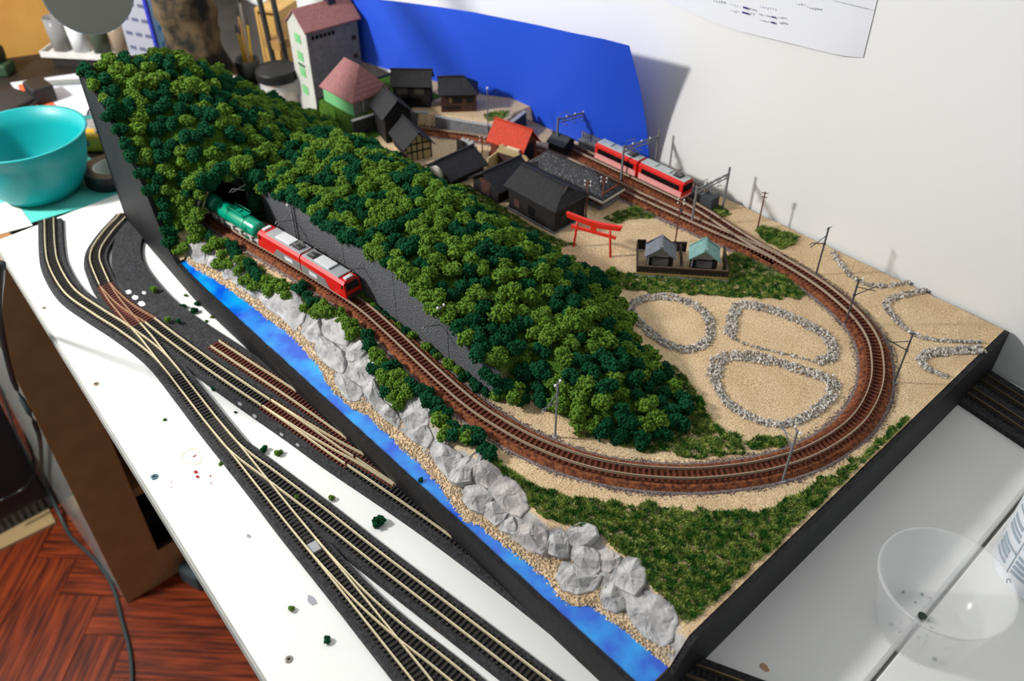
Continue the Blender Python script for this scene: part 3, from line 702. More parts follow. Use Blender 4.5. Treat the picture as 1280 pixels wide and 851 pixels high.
# ================================================================== foliage
ico = bmesh.new(); bmesh.ops.create_icosphere(ico, subdivisions=1, radius=1)
ICO_V = [v.co.copy() for v in ico.verts]; ICO_F = [tuple(v.index for v in f.verts) for f in ico.faces]; ico.free()
M_fl = mat('light_foliage', (0.150, 0.262, 0.034, 1), .95, c2=(0.045, 0.105, 0.012, 1), scale=380, detail=3, spec=.1)
M_fd = mat('dark_foliage', (0.010, 0.090, 0.034, 1), .95, c2=(0.004, 0.035, 0.014, 1), scale=420, detail=3, spec=.1)
def clump(seed, R, lobes, nod, nr):
    g = random.Random(seed); mb = MB()
    for l in range(lobes):
        a = g.uniform(0, 6.28); rr = R * g.uniform(.1, .62) if l else 0
        c = Vector((cos(a) * rr, sin(a) * rr, R * g.uniform(.35, .85))); lr = R * g.uniform(.38, .55)
        for i in range(nod):
            d = Vector((g.gauss(0, 1), g.gauss(0, 1), g.gauss(.35, 1))).normalized()
            p = c + d * lr * g.uniform(.8, 1.05); s_ = nr * g.uniform(.7, 1.3)
            mb.add([p + Vector((v.x * g.uniform(.75, 1.25), v.y * g.uniform(.75, 1.25), v.z * g.uniform(.75, 1.2))) * s_ for v in ICO_V], ICO_F)
        mb.add([c + v * lr * .82 for v in ICO_V], ICO_F)
    me = mb.mesh('foliage'); return me
CL = [clump(100 + i, .0108, 5, 62, .00112) for i in range(8)]; CD = [clump(200 + i, .0102, 5, 62, .00106) for i in range(6)]
for m_ in CL: m_.materials.append(M_fl)
for m_ in CD: m_.materials.append(M_fd)
g = random.Random(77)
def hill_ok(x, y):
    if x < XT:
        if inpoly(x, y, TER): return False
        return hz(x, y) > .056 and y < tab(x, T_yback) - .012
    z = hz(x, y)
    if x < -0.40:
        if y < .357: return False
        lim = tab(x, [(-0.79, .54), (-0.72, .522), (-0.68, .497), (-0.60, .49), (-0.54, .497), (-0.50, .52), (-0.46, .535), (-0.40, .51)])
        return y < lim
    return z > ZP + .0045
pts = []
for attempt in range(60000):
    x, y = g.uniform(BX0 + .002, -0.262), g.uniform(BY0 + .004, .55)
    if not hill_ok(x, y): continue
    z = hz(x, y); sl = abs(hz(x + .004, y) - hz(x - .004, y)) / .008 if abs(x - XT) > .005 else 0
    p = Vector((x, y, z)); rmin = .0118
    if all((p - q).length > rmin for q in pts): pts.append(p)
# foliage hanging over the portal, the wall end and the steep left slope
for k in range(26):
    y = g.uniform(BY0 + .004, .288); p = Vector((XT + .002, y, g.uniform(.04, max(.045, hz(XT - .001, y)))))
    if all((p - q).length > .009 for q in pts): pts.append(p)
for k in range(7): pts.append(Vector((-0.776 + g.uniform(-.006, .006), .348 + g.uniform(-.003, .002), .052 + k * .0075)))
for k in range(16): pts.append(Vector((XT + .004, .290 + k * .0038, .1050 + .003 * sin(k))))
for i in range(34):
    xw = lerp(BX0 + .002, -.800, i / 33)
    p = Vector((xw, y0(xw) + .0015 + .004 * (i % 2), tab(xw, T_fasc) - .001))
    if all((p - q).length > .0085 for q in pts): pts.append(p)
for xw in [-.76 + .0135 * i for i in range(27)]:
    pts.append(Vector((xw, .352 + g.uniform(-.001, .003), tab(xw, T_walltop) - g.uniform(-.001, .004))))
nl = nd = 0
def zone(p):
    if p.x < XT + .012:
        if p.y < .30: return 'over the tall black front panel'
        if p.z < .12 and p.y < .36: return 'around the dark tunnel mouth'
        return 'on the high far end of the hill' if p.x < -.87 else 'on the slope above the tunnel'
    if p.x < -.40 and p.y < .372: return 'atop the left half of the grey retaining wall' if p.x < -.58 else 'atop the right half of the grey retaining wall'
    if p.x > -.33: return 'on the hill tip inside the track bend'
    if p.y > .47: return 'on the back edge facing the torii' if p.x > -.55 else 'on the back edge facing the black houses'
    if p.x > -.45: return 'on the near end of the hill'
    if p.x > -.58: return 'on the middle of the hill'
    if p.x > -.69: return 'on the hill behind the locomotive'
    return 'on the hill behind the tank wagons'
pts += [Vector(q) for q in ((-.397, .349, .047), (-.392, .3525, .060), (-.386, .357, .053), (-.403, .348, .066), (-.378, .360, .052))]
for u, v in [(696, 322), (722, 342), (748, 362), (768, 380), (782, 402), (796, 424), (812, 446), (828, 466), (842, 486), (852, 506), (846, 526), (826, 540), (800, 548), (776, 545), (752, 540), (728, 530)]:
    p = PT(u, v + 6)
    if all((p - q).length > .008 for q in pts): pts.append(p)
pts.sort(key=lambda p: (p - CAMP).length)
for p in pts:
    dn = noise.noise((p.x * 44, p.y * 44, 2.0)) + g.uniform(-.40, .40)
    dark = dn > .04
    me = g.choice(CD if dark else CL)
    sc_ = g.uniform(.80, 1.20); zn = zone(p)
    if 'wall' not in zn and 'edge' not in zn and 'panel' not in zn: zn += ', track side' if p.y < .40 else ', town side'
    o = put(('dark' if dark else 'light') + '_foliage_clump', me, None, None, (p.x, p.y, p.z - .0016), g.uniform(0, 6.28), sc_)
    sz = 'large ' if sc_ > 1.07 else 'small ' if sc_ < .92 else 'medium '
    tag(o, sz + ('dark green' if dark else 'yellow green') + ' foliage clump ' + zn, 'model tree', sz + ('dark' if dark else 'light') + ' clumps ' + zn)
    nl += (not dark); nd += dark
print('CLUMPS', nl, nd)
# shrubs in front of the track (pixel list: u, v, dark?)
SHR = [(243, 284, 0), (256, 288, 0), (247, 298, 0), (262, 297, 1), (271, 306, 0), (262, 312, 0), (284, 304, 0), (278, 320, 0), (292, 310, 1), (298, 318, 1), (286, 332, 0), (274, 330, 0), (304, 326, 0), (300, 338, 0), (312, 330, 1), (318, 342, 1), (310, 350, 0),
       (326, 346, 1), (322, 358, 0), (334, 352, 0), (338, 364, 0), (348, 356, 0), (356, 362, 0), (362, 370, 0), (376, 360, 1), (384, 370, 1), (392, 378, 1), (386, 386, 0), (396, 392, 0), (404, 386, 0), (412, 392, 0),
       (424, 392, 0), (430, 400, 0), (436, 408, 0), (442, 418, 0), (460, 420, 1), (466, 432, 1), (456, 434, 1), (470, 446, 0), (478, 454, 0), (468, 460, 1), (484, 464, 1), (492, 458, 1), (480, 474, 0), (490, 480, 0), (498, 472, 0), (504, 484, 0),
       (484, 492, 1), (494, 496, 0), (510, 494, 0), (516, 482, 1), (500, 506, 0), (526, 488, 1), (534, 494, 1), (540, 506, 1), (546, 516, 1), (550, 528, 0), (560, 522, 1), (568, 532, 1), (558, 540, 0), (574, 544, 1), (584, 548, 0), (592, 552, 1), (604, 560, 1), (598, 544, 1), (610, 568, 1)]
WORDS = ['left end by the tunnel', 'left stretch above the narrow rocks', 'left middle stretch beside the locomotive', 'middle stretch above the tall pale rock', 'right middle stretch beside the open track', 'right end above the fluted rock']
for i, (u, v, d) in enumerate(SHR):
    p = PT(u, v + 4); wd = WORDS[min(5, int((u - 240) / 62))]
    o = put('shrub', g.choice(CD if d else CL), None, None, (p.x, p.y, p.z - .001), g.uniform(0, 6.28), g.uniform(.74, .98))
    tag(o, ('dark green' if d else 'yellow green') + ' shrub in the river bank row, ' + wd, 'shrub', ('dark' if d else 'light') + ' bank shrubs ' + wd)
for i, (u, v) in enumerate([(470, 372), (478, 379), (484, 382), (492, 388), (500, 394), (512, 400), (522, 408), (530, 414), (542, 430), (550, 438), (546, 446), (560, 452), (568, 456), (576, 464), (584, 472), (592, 478), (600, 484), (606, 490), (464, 366)]):
    p = P(u, v + 2, ZP); d = g.random() < .45
    o = put('shrub', g.choice(CD if d else CL), None, None, (p.x, min(p.y, .346), ZP - .001), g.uniform(0, 6.28), g.uniform(.50, .70))
    tag(o, ('dark green' if d else 'yellow green') + ' small shrub at the foot of the grey retaining wall', 'shrub', ('dark' if d else 'light') + ' shrubs at the wall foot')
for i, (u, v, lab) in enumerate([(752, 345, 'pale green bush at the edge of the hill near the torii'), (768, 352, 'green bush below the left fence corner'), (742, 356, 'rounded bush at the hill edge above the oval stone ring'), (764, 340, 'small light bush beside the sandy yard')]):
    p = P(u, v + 4, ZP); tag(put('bush', CL[i], None, None, (p.x, p.y, ZP - .001), i, .72), lab, 'bush', None)
# crumbs of foliage fallen on the white table
CR = [(193, 361, 0, .55, 'yellow green foliage crumb beside the bare roadbed'), (201, 363, 0, .3, 'tiny yellow green crumb next to the larger one by the roadbed'), (244, 366, 1, .6, 'dark green crumb nearest the black front panel'), (232, 368, 0, .3, 'small yellow crumb left of the dark crumbs'),
      (229, 384, 1, .6, 'dark green crumb at the left of the group of five'), (243, 389, 1, .65, 'dark green crumb lowest of the group of five'), (247, 379, 1, .5, 'dark green crumb in the middle of the group of five'), (259, 377, 1, .75, 'largest dark green crumb near the black front'), (265, 395, 0, .25, 'pale speck of foliage right of the dark group'), (258, 400, 0, .25, 'yellow speck of foliage below the dark group'),
      (266, 485, 1, .35, 'small green crumb on the white strip between two tracks'), (295, 514, 1, .22, 'tiny dark crumb on white beside the brown siding'), (331, 562, 1, .5, 'blue green crumb beside its yellow green twin'), (348, 566, 0, .5, 'yellow green crumb beside the blue green one'), (415, 622, 0, .4, 'small green crumb above the star shaped crumb'), (474, 653, 1, .8, 'star shaped dark green crumb on the white strip'),
      (276, 579, 0, .32, 'green crumb on the roadbed edge above red drops'), (365, 760, 0, .35, 'green crumb beside the blurred grey mark'), (409, 799, 1, .45, 'dark green crumb near the bottom edge of the table'), (206, 523, 0, .25, 'faint green speck near the table edge line'), (525, 599, 1, .35, 'dark green crumb floating on the blue river'), (210, 399, 0, .5, 'yellow green crumb on the turnout rails'), (223, 401, 1, .45, 'green crumb on the bare roadbed'), (371, 620, 0, .3, 'green crumb between the rails')]
for u, v, d, s_, lab in CR:
    zz = .0 if not lab.endswith(('turnout rails', 'bare roadbed', 'rails', 'red drops')) else .006
    if 'river' in lab: zz = ZW
    p = P(u, v + 2, zz); tag(put('foliage_crumb', (CD if d else CL)[int(u) % 5], None, None, (p.x, p.y, zz - .0006), u, s_ * .8), lab, 'crumb', None)
# ================================================================== houses
def tile_mat(name, c, c2, k=420.0, rough=.75, speck=0):
    m = mat(name, c, rough, c2=c2, scale=260 if not speck else 700, detail=2, lo=.3 if not speck else .56, hi=.7 if not speck else .70)
    nt = m.node_tree; b = nt.nodes['Principled BSDF']
    tc = [n for n in nt.nodes if n.type == 'TEX_COORD'][0]
    wv = nt.nodes.new('ShaderNodeTexWave'); wv.inputs['Scale'].default_value = k / 6.28 * 1.6; wv.bands_direction = 'X'
    nt.links.new(tc.outputs['Object'], wv.inputs['Vector'])
    bp = nt.nodes.new('ShaderNodeBump'); bp.inputs['Strength'].default_value = .5; bp.inputs['Distance'].default_value = .0006
    nt.links.new(wv.outputs['Fac'], bp.inputs['Height']); nt.links.new(bp.outputs[0], b.inputs['Normal'])
    return m
M_rblack = tile_mat('black_roof_tile', (0.018, 0.018, 0.020, 1), (0.008, 0.008, 0.010, 1))
M_rgrey = tile_mat('slate_roof_tile', (0.20, 0.215, 0.25, 1), (0.12, 0.13, 0.155, 1))
M_rteal = tile_mat('green_copper_roof', (0.22, 0.40, 0.37, 1), (0.14, 0.28, 0.26, 1))
M_rred = tile_mat('vermilion_roof', (0.62, 0.055, 0.018, 1), (0.45, 0.035, 0.012, 1))
M_rpink = tile_mat('dusty_pink_roof', (0.34, 0.145, 0.14, 1), (0.26, 0.10, 0.10, 1))
M_rstat = tile_mat('speckled_station_roof', (0.20, 0.20, 0.215, 1), (0.020, 0.020, 0.023, 1), speck=1)
M_wblack = mat('black_timber', (0.009, 0.007, 0.006, 1), .8, var=.4, scale=200)
M_wbrown = mat('brown_timber', (0.075, 0.030, 0.018, 1), .8, var=.5, scale=160)
M_wcream = mat('cream_plaster', (0.52, 0.40, 0.20, 1), .85, var=.15, scale=90)
M_wred = mat('red_brown_wall', (0.20, 0.045, 0.02, 1), .8, var=.35, scale=150)
M_wgrey = mat('grey_plaster', (0.30, 0.29, 0.26, 1), .85, var=.2, scale=100)
M_white = mat('white_plaster', (0.72, 0.70, 0.66, 1), .8, var=.12, scale=80)
M_win = mat('dark_window', (0.006, 0.006, 0.008, 1), .25)
M_conc = mat('grey_concrete', (0.20, 0.205, 0.22, 1), .9, c2=(0.13, 0.135, 0.15, 1), scale=240, bump=.6, bscale=500)
def roof_mesh(L, W, z0, rh, hl, hr, ov, th):
    a, b = L / 2 + ov, W / 2 + ov
    zl = z0 - ov * rh / (W / 2)
    top = [(-a, -b, zl), (a, -b, zl), (a, b, zl), (-a, b, zl), (-a + (hl + ov if hl else 0), 0, z0 + rh), (a - (hr + ov if hr else 0), 0, z0 + rh)]
    vs = top + [(x, y, z - th) for x, y, z in top]
    tf = [(0, 1, 5, 4), (2, 3, 4, 5), (3, 0, 4), (1, 2, 5)]
    fs = []
    for f in tf[:2] + ([tf[2]] if hl else []) + ([tf[3]] if hr else []): fs += [f, tuple(i + 6 for i in reversed(f))]
    rim = [0, 1] + ([] if hr else [5]) + [2, 3] + ([] if hl else [4])
    for i in range(len(rim)): p, q = rim[i], rim[(i + 1) % len(rim)]; fs.append((p, p + 6, q + 6, q))
    return MB().add(vs, fs)
def house(name, label, cx, cy, z, L, W, wh, rh, rz, wm, rm, hl=0, hr=0, ov=.003, th=.0012, win=None, cat='model house', ridge=None, verge=None):
    t = thing(name, label, cat, (cx, cy, z), rz)
    wl = MB().box(-L / 2, L / 2, -W / 2, W / 2, 0, wh)
    if not (hl and hr):
        gl = MB()
        for x0, x1, on in ((-L / 2, -L / 2 + .001, not hl), (L / 2 - .001, L / 2, not hr)):
            if on: wl.xprism([(-W / 2, wh), (W / 2, wh), (0, wh + rh - .0006)], x0, x1)
    wl.build('walls', wm, t)
    r = roof_mesh(L, W, wh, rh, hl, hr, ov, th).build('roof', rm, t)
    a0, a1 = -L / 2 - ov + (hl + ov if hl else 0), L / 2 + ov - (hr + ov if hr else 0)
    MB().box(a0 - .0006, a1 + .0006, -.0011, .0011, wh + rh - .0006, wh + rh + .0012).build('ridge_cap', ridge or rm, t)
    if verge:
        for sx in ([-1] if not hl else []) + ([1] if not hr else []):
            for sy in (-1, 1):
                x = sx * (L / 2 + ov); s_ = ov * rh / (W / 2)
                MB().bar((x, sy * (W / 2 + ov), wh - s_ + .0004), (x, 0, wh + rh + .0004), .0014, .0012).build('verge', verge, t)
    for (face, u, v, ww, hh, m_) in (win or []):
        d = .0005
        if face == 'f': MB().box(u - ww / 2, u + ww / 2, -W / 2 - d, -W / 2 + d, v, v + hh).build('window', m_, t)
        if face == 'b': MB().box(u - ww / 2, u + ww / 2, W / 2 - d, W / 2 + d, v, v + hh).build('window', m_, t)
        if face == 'r': MB().box(L / 2 - d, L / 2 + d, u - ww / 2, u + ww / 2, v, v + hh).build('window', m_, t)
        if face == 'l': MB().box(-L / 2 - d, -L / 2 + d, u - ww / 2, u + ww / 2, v, v + hh).build('window', m_, t)
    return t
CA = atan2(Rv.y, Rv.x)
# black house nearest the hill
t = house('black_house', 'large black timber house behind the wooded hill, nearest the torii', -0.579, .585, ZP + .0004, .070, .046, .030, .013, radians(1), M_wblack, M_rblack, hr=.010, ov=.004,
      win=[('f', .0, .006, .010, .010, M_win), ('r', .004, .002, .010, .016, M_win), ('r', -.012, .008, .008, .008, M_win), ('f', -.022, .006, .008, .009, M_wbrown)])
for sy in (-1, 1): MB().bar((.030, sy * .012, .0335), (.030, 0, .0445), .0022, .0016).build('gable_board', M_rblack, t)
MB().xprism([(-.011, .034), (.011, .034), (0, .0435)], .0265, .0285).build('gable_face', M_wbrown, t)
MB().box(-.037, .037, -.026, .026, -.001, .0006).build('plinth', M_conc, t)
house('black_house', 'black roofed house with brown gable between two black houses', -0.648, .583, ZP + .0004, .050, .042, .0175, .0135, pi / 2, M_wblack, M_rblack, ov=.004,
      win=[('l', 0, .004, .014, .010, M_wbrown), ('l', 0, .0150, .018, .006, M_wbrown)])
house('black_house', 'low black roofed house with a white gable at the hill edge', -0.711, .567, ZP + .0004, .050, .042, .0125, .0130, pi / 2 + .03, M_wblack, M_rblack, ov=.004, win=[('l', .006, .005, .026, .009, M_white), ('l', .002, .0135, .022, .004, M_white)])
# half timbered house
t = house('half_timbered_house', 'cream half timbered house with steep black roof by the hill', -0.786, .562, ZP + .0004, .044, .032, .021, .0145, -.28, M_wcream, M_rblack, ov=.004)
for y in (-.0155, -.009, -.002, .005, .0155): MB().box(.0218, .0228, y - .0006, y + .0006, 0, .021 + (.0145 * (1 - abs(y) / .016))).build('beam', M_wblack, t)
for z in (.0115, .021): MB().box(.0218, .0229, -.016, .016, z - .0007, z + .0007).build('beam', M_wblack, t)
MB().box(-.02, .02, -.0165, -.0158, .004, .018).build('side_boarding', M_wblack, t)
house('black_house', 'tall narrow black house behind the half timbered house', -0.838, .573, ZP + .0004, .040, .034, .037, .0165, -.28, M_wblack, M_rblack, ov=.004, win=[('r', 0, .012, .012, .012, M_win)])
# terrace houses facing the camera
pA = P(514, 142, TERZ)
house('black_house', 'upright black two storey house on the terrace before the blue card', -0.857, .621, TERZ + .0004, .046, .028, .031, .0125, CA - .04, M_wblack, M_rblack, ov=.003,
      win=[('f', -.012, .017, .014, .008, mat('dim_window_frame', (.06, .05, .035, 1), .6)), ('f', .010, .017, .012, .008, MATS['dim_window_frame']), ('f', -.004, .004, .030, .008, M_win)])
pB = P(573, 139, TERZ)
house('brown_house', 'brown timber house with hipped black roof on the terrace wall', pB.x + Fh.x * .014, pB.y + Fh.y * .014, TERZ + .0004, .044, .032, .026, .013, CA + .06, M_wbrown, M_rblack, hr=.014, ov=.003,
      win=[('f', -.002, .012, .012, .007, M_win), ('f', .014, .012, .009, .007, M_win), ('f', -.008, .004, .020, .0035, M_wblack), ('f', -.010, .012, .003, .007, mat('tan_shutter', (.18, .11, .05, 1), .8))])
# terrace retaining walls
def wallseg(label, p0, p1, z0, z1, thick, m=M_conc, cap=True):
    c = (p0 + p1) / 2; L = (p1 - p0).length; a = atan2(p1.y - p0.y, p1.x - p0.x)
    t = thing('concrete_embankment', label, 'embankment', (c.x, c.y, z0), a)
    MB().box(-L / 2, L / 2, -thick / 2, thick / 2, 0, z1 - z0 - .0012).build('wall_face', m, t)
    MB().box(-L / 2 - .0003, L / 2 + .0003, -thick / 2 - .0006, thick / 2 + .0004, z1 - z0 - .0012, z1 - z0).build('coping', mat('pale_coping', (.36, .36, .36, 1), .9), t)
wallseg('long pale grey retaining wall under the brown terrace house', TER[2] + Vector((0, -.003, 0)), TER[3] + Vector((0, -.003, 0)), ZP, TERZ + .001, .004)
wallseg('dark grey retaining wall at the end of the terrace', TER[3] + Vector((.004, 0, 0)), TER[4] + Vector((.004, .01, 0)), ZP, TERZ + .001, .004, m=mat('dark_concrete', (.06, .06, .065, 1), .9, var=.4, scale=200))
wallseg('grey retaining wall under the grass beside the black roofs', TER[0] + Vector((.003, -.003, 0)), TER[1] + Vector((.003, -.003, 0)), ZP, TERZ + .001, .004, m=MATS['dark_concrete'])
wallseg('short grey retaining wall between the terrace houses', TER[1] + Vector((.004, -.003, 0)), TER[2] + Vector((-.014, -.003, 0)), ZP, TERZ + .001, .004)
# vermilion roofed house
pr = P(636, 192, ZP)
t = house('red_roofed_house', 'house with bright vermilion roof and red brown front', -0.691, .640, ZP + .0004, .046, .028, .0275, .0165, .20, M_wred, M_rred, ov=.004, win=[('f', 0, .010, .026, .013, M_win), ('r', 0, .002, .018, .024, M_wblack)])
MB().box(-.022, .02, -.020, -.0135, -.0005, .009).build('porch_floor', M_wred, t)
ps = P(672, 181, ZP)
house('dark_shed', 'small dark shed behind the vermilion roofed house', -0.661, .690, ZP + .0004, .022, .022, .018, .006, radians(8), M_wblack, mat('dark_slate', (.04, .045, .05, 1), .7), ov=.002)
# cream shop front with stepped parapet
pc = P(646, 212, ZP)
t = thing('shop_front', 'roofless cream shop walls with curved parapet beside black roofs', 'model building', (-0.671, .612, ZP + .0004), radians(14))
par = [(-.022, 0), (.022, 0), (.022, .018), (.018, .021), (.010, .0215), (.008, .025), (-.008, .025), (-.010, .0245), (-.014, .027), (-.018, .025), (-.0205, .019), (-.022, .018)]
MB().yprism(par, .010, .012).build('parapet_wall', M_wcream, t)
MB().box(-.022, -.020, -.010, .010, 0, .016).build('side_wall', M_wcream, t)
MB().box(.020, .022, -.010, .010, 0, .018).build('side_wall', M_wcream, t)
MB().box(-.008, .009, .0092, .0126, .0246, .0264).build('coping', mat('pale_cream', (.7, .6, .4, 1), .8), t)
MB().box(-.019, .019, .0085, .0098, 0, .016).build('inner_face', M_wbrown, t)
# grey notched wall pieces
pn = P(590, 199, ZP)
t = thing('notched_wall', 'pale grey notched kit wall standing behind black roofs', 'model wall', (pn.x, pn.y, ZP + .0004), radians(2))
MB().yprism([(-.018, 0), (.018, 0), (.018, .010), (.010, .012), (.008, .020), (.004, .022), (.004, .0245), (0, .0245), (0, .022), (-.004, .022), (-.004, .0235), (-.008, .0235), (-.008, .021), (-.012, .021), (-.012, .022), (-.016, .022), (-.016, .020), (-.018, .020)], -.001, .001).build('wall_face', mat('pale_grey_plastic', (.36, .37, .37, 1), .7), t)
MB().box(-.020, -.008, -.006, -.004, 0, .021).build('dark_panel', M_wblack, t)
MB().box(.016, .019, -.016, .000, 0, .014).build('side_wall', mat('olive_grey', (.10, .09, .06, 1), .8), t)
# station
t = house('station_building', 'long station building with speckled grey hipped roof', -0.597, .643, ZP + .0004, .108, .028, .0185, .0125, radians(4), M_wred, M_rstat, hl=.016, hr=.020, ov=.005,
          win=[('f', -.03, .002, .016, .012, M_win), ('f', .0, .002, .014, .012, M_win), ('f', .035, .008, .018, .007, M_win), ('r', 0, .006, .022, .010, M_wblack)], cat='model station')
MB().box(-.059, .059, -.0203, -.0188, .0115, .0138).build('white_gutter', M_white, t)
MB().box(.0588, .0602, -.019, .019, .0115, .0135).build('white_gutter', mat('pale_gutter', (.5, .48, .38, 1), .8), t)
MB().box(-.056, .056, -.0155, .0155, -.0005, .005).build('stone_base', M_conc, t)
MB().box(-.0585, -.052, -.0215, -.0204, .0115, .0140).build('blue_sign', mat('blue_sign', (.03, .2, .6, 1), .5), t)
# torii
M_torii = mat('vermilion_paint', (0.75, 0.030, 0.012, 1), .4, spec=.5)
a, b_ = P(717, 308, ZP), P(763, 321, ZP); c = (a + b_) / 2; hw = (b_ - a).length / 2; ang = atan2(b_.y - a.y, b_.x - a.x)
t = thing('torii_gate', 'bright vermilion torii gate standing on the sand', 'torii', (c.x, c.y, ZP), ang)
for s_ in (-1, 1):
    MB().tube([(s_ * hw, 0, -.0003), (s_ * (hw - .003), 0, .034)], [.0014, .0012], 8).build('pillar', M_torii, t, smooth=True)
MB().box(-hw - .004, hw + .004, -.0011, .0011, .0225, .0255).build('lower_beam', M_torii, t)
kb = [(-hw - .009, .0375), (-hw * .4, .0345), (hw * .4, .0345), (hw + .009, .0375), (hw + .0095, .0405), (hw * .4, .0380), (-hw * .4, .0380), (-hw - .0095, .0405)]
MB().yprism([(x, z - .0015) for x, z in kb], -.0018, .0018).build('top_beam', M_torii, t)
MB().yprism([(x * .97, z - .0040) for x, z in kb], -.0012, .0012).build('under_beam', M_torii, t)
MB().box(-.003, .003, -.0009, .0009, .0255, .0325).build('centre_strut', M_torii, t)
# cottages in a fenced yard
f0, f1 = P(796, 343, ZP), P(908, 350, ZP); fd = (f1 - f0).normalized(); fl = (f1 - f0).length; fa = atan2(fd.y, fd.x); fn = Vector((-fd.y, fd.x, 0))
for k, (s_, rm, lab) in enumerate(((.255, M_rgrey, 'left fenced cottage with slate grey roof and chipped ridge'), (.745, M_rteal, 'right fenced cottage with teal green roof'))):
    c = f0 + fd * (fl * s_) + fn * .0190
    t = house('cottage', lab, c.x, c.y, ZP + .0012, .0185, .0255, .0165, .0095, fa + pi / 2 - .05, M_wblack, rm, ov=.0025, verge=rm, ridge=rm,
          win=[('l', 0, .0150, .014, .0035, M_wgrey), ('l', 0, .005, .016, .008, mat('grey_shutter', (.12, .12, .115, 1), .7)), ('l', .010, .0140, .005, .002, M_wgrey)])
    MB().xprism([(-.0105, .0165), (.0105, .0165), (0, .0248)], -.0101, -.0094).build('gable_face', M_wgrey, t)
    MB().box(-.0122, -.0098, -.0018, .0018, .0250, .0282).build('ridge_end', rm, t)
    MB().box(-.0108, -.0098, .0112, .0122, 0, .015).build('drain_pipe', mat('pale_pipe', (.5, .5, .5, 1), .5), t)
M_fence = mat('brown_fence', (0.050, 0.028, 0.018, 1), .8, var=.4, scale=200)
M_fbase = mat('ochre_fence_base', (0.38, 0.26, 0.07, 1), .8)
ft = thing('yard_fence', 'dark brown plank fence round the two cottages', 'fence', (f0.x, f0.y, ZP), fa)
pk = MB().box(-.0010, .0010, -.0005, .0005, .003, .0112).mesh('picket'); pk.materials.append(M_fence)
n = int(fl / .00245)
for i in range(n + 1): put('picket', pk, None, ft, (i * fl / n, 0, 0))
MB().box(0, fl, -.0009, -.0002, .0105, .0118).build('rail', mat('pale_fence_rail', (.16, .10, .07, 1), .7), ft)
MB().box(0, fl, .0005, .0012, .004, .010).build('back_board', M_fence, ft)
MB().box(-.001, fl + .001, -.0012, .0012, .0008, .0032).build('ochre_base', M_fbase, ft)
MB().box(-.002, fl + .002, -.004, .001, -.0005, .0010).build('kerb', M_conc, ft)
for x in (0, fl * .5, fl): MB().box(x - .0007, x + .0007, 0, .044, .001, .0112).build('side_boards', M_fence, ft)
for x0, x1 in ((0, fl * .10), (fl * .40, fl * .5), (fl * .5, fl * .57)): MB().box(x0, x1, .043, .0443, .001, .0125).build('back_boards', M_fence, ft)
# silo house and pink roofed house at the far end
M_silo = mat('grey_green_siding', (0.21, 0.195, 0.185, 1), .8, var=.3, scale=120)
M_silow = mat('off_white_gable', (0.50, 0.50, 0.45, 1), .8, var=.1, scale=60)
M_green = mat('mint_green_panel', (0.16, 0.46, 0.19, 1), .6)
def tall():
    # corner of the white gable and the grey long side
    base = Vector((-1.0, .5633, 0))
    L, W, wh, rh = .076, .047, .1405, .019
    t = thing('tall_store_house', 'tall store house with white and green gable and pink roof', 'model building', (base.x, base.y, -.0035), 0)
    ang = pi / 2 - .05
    t.rotation_euler.z = ang
    MB().box(0, L, 0, W, 0, wh).build('walls', M_silo, t)
    MB().box(-.0012, 0, 0, W, 0, wh).build('white_gable', M_silow, t)
    MB().xprism([(0, wh), (W, wh), (W / 2, wh + rh)], -.0012, L).build('gable_top', M_silow, t)
    r = MB(); ov = .004
    r.add([(-ov, -ov, wh - .003), (L + ov, -ov, wh - .003), (L + ov, W / 2, wh + rh + .001), (-ov, W / 2, wh + rh + .001), (-ov, W + ov, wh - .003), (L + ov, W + ov, wh - .003)] +
          [(-ov, -ov, wh - .005), (L + ov, -ov, wh - .005), (L + ov, W / 2, wh + rh - .001), (-ov, W / 2, wh + rh - .001), (-ov, W + ov, wh - .005), (L + ov, W + ov, wh - .005)],
          [(0, 1, 2, 3), (3, 2, 5, 4), (7, 6, 9, 8), (8, 9, 10, 11), (0, 6, 7, 1), (4, 5, 11, 10), (0, 3, 9, 6), (3, 4, 10, 9), (1, 7, 8, 2), (2, 8, 11, 5)])
    r.build('roof', M_rpink, t)
    MB().box(L * .62, L * .76, W / 2 - .006, W / 2 + .008, wh + rh - .006, wh + rh + .010).build('chimney', mat('dark_vent', (.02, .025, .035, 1), .5), t)
    for z in (.045, .070, .092, .116): MB().box(-.0020, -.0010, W / 2 - .007, W / 2 + .007, z, z + .012).build('green_panel', M_green, t)
    MB().box(-.0024, -.0010, W / 2 - .008, W / 2 + .008, .0845, .0875).build('green_lettering', mat('dark_green_paint', (.03, .12, .04, 1), .6), t)
    for i in range(6): MB().box(L * (.08 + .08 * i), L * (.08 + .08 * i) + .004, -.0006, .0004, wh - .016, wh - .011).build('vent', M_win, t)
    for z in (.060, .085, .110): MB().box(L * .86, L * .86 + .006, -.0006, .0004, z, z + .006).build('window', M_wbrown, t)
tall()
pp = P(462, 133, TERZ - .002)
t = thing('pink_roofed_house', 'low green house with broad dusty pink hipped roof', 'model house', (pp.x, pp.y, TERZ - .004), CA - .30)
L, W = .064, .054
t.location = (-0.908, .5685, TERZ - .004); t.rotation_euler.z = .02
MB().box(-L / 2, L / 2, -W / 2, W / 2, 0, .026).build('walls', M_green, t)
MB().box(L / 2 - .0004, L / 2 + .0004, -W / 2, W / 2, 0, .026).build('grey_wall', M_silo, t)
rm = roof_mesh(L, W, .027, .031, .016, .016, .003, .0014); rm.build('roof', M_rpink, t)
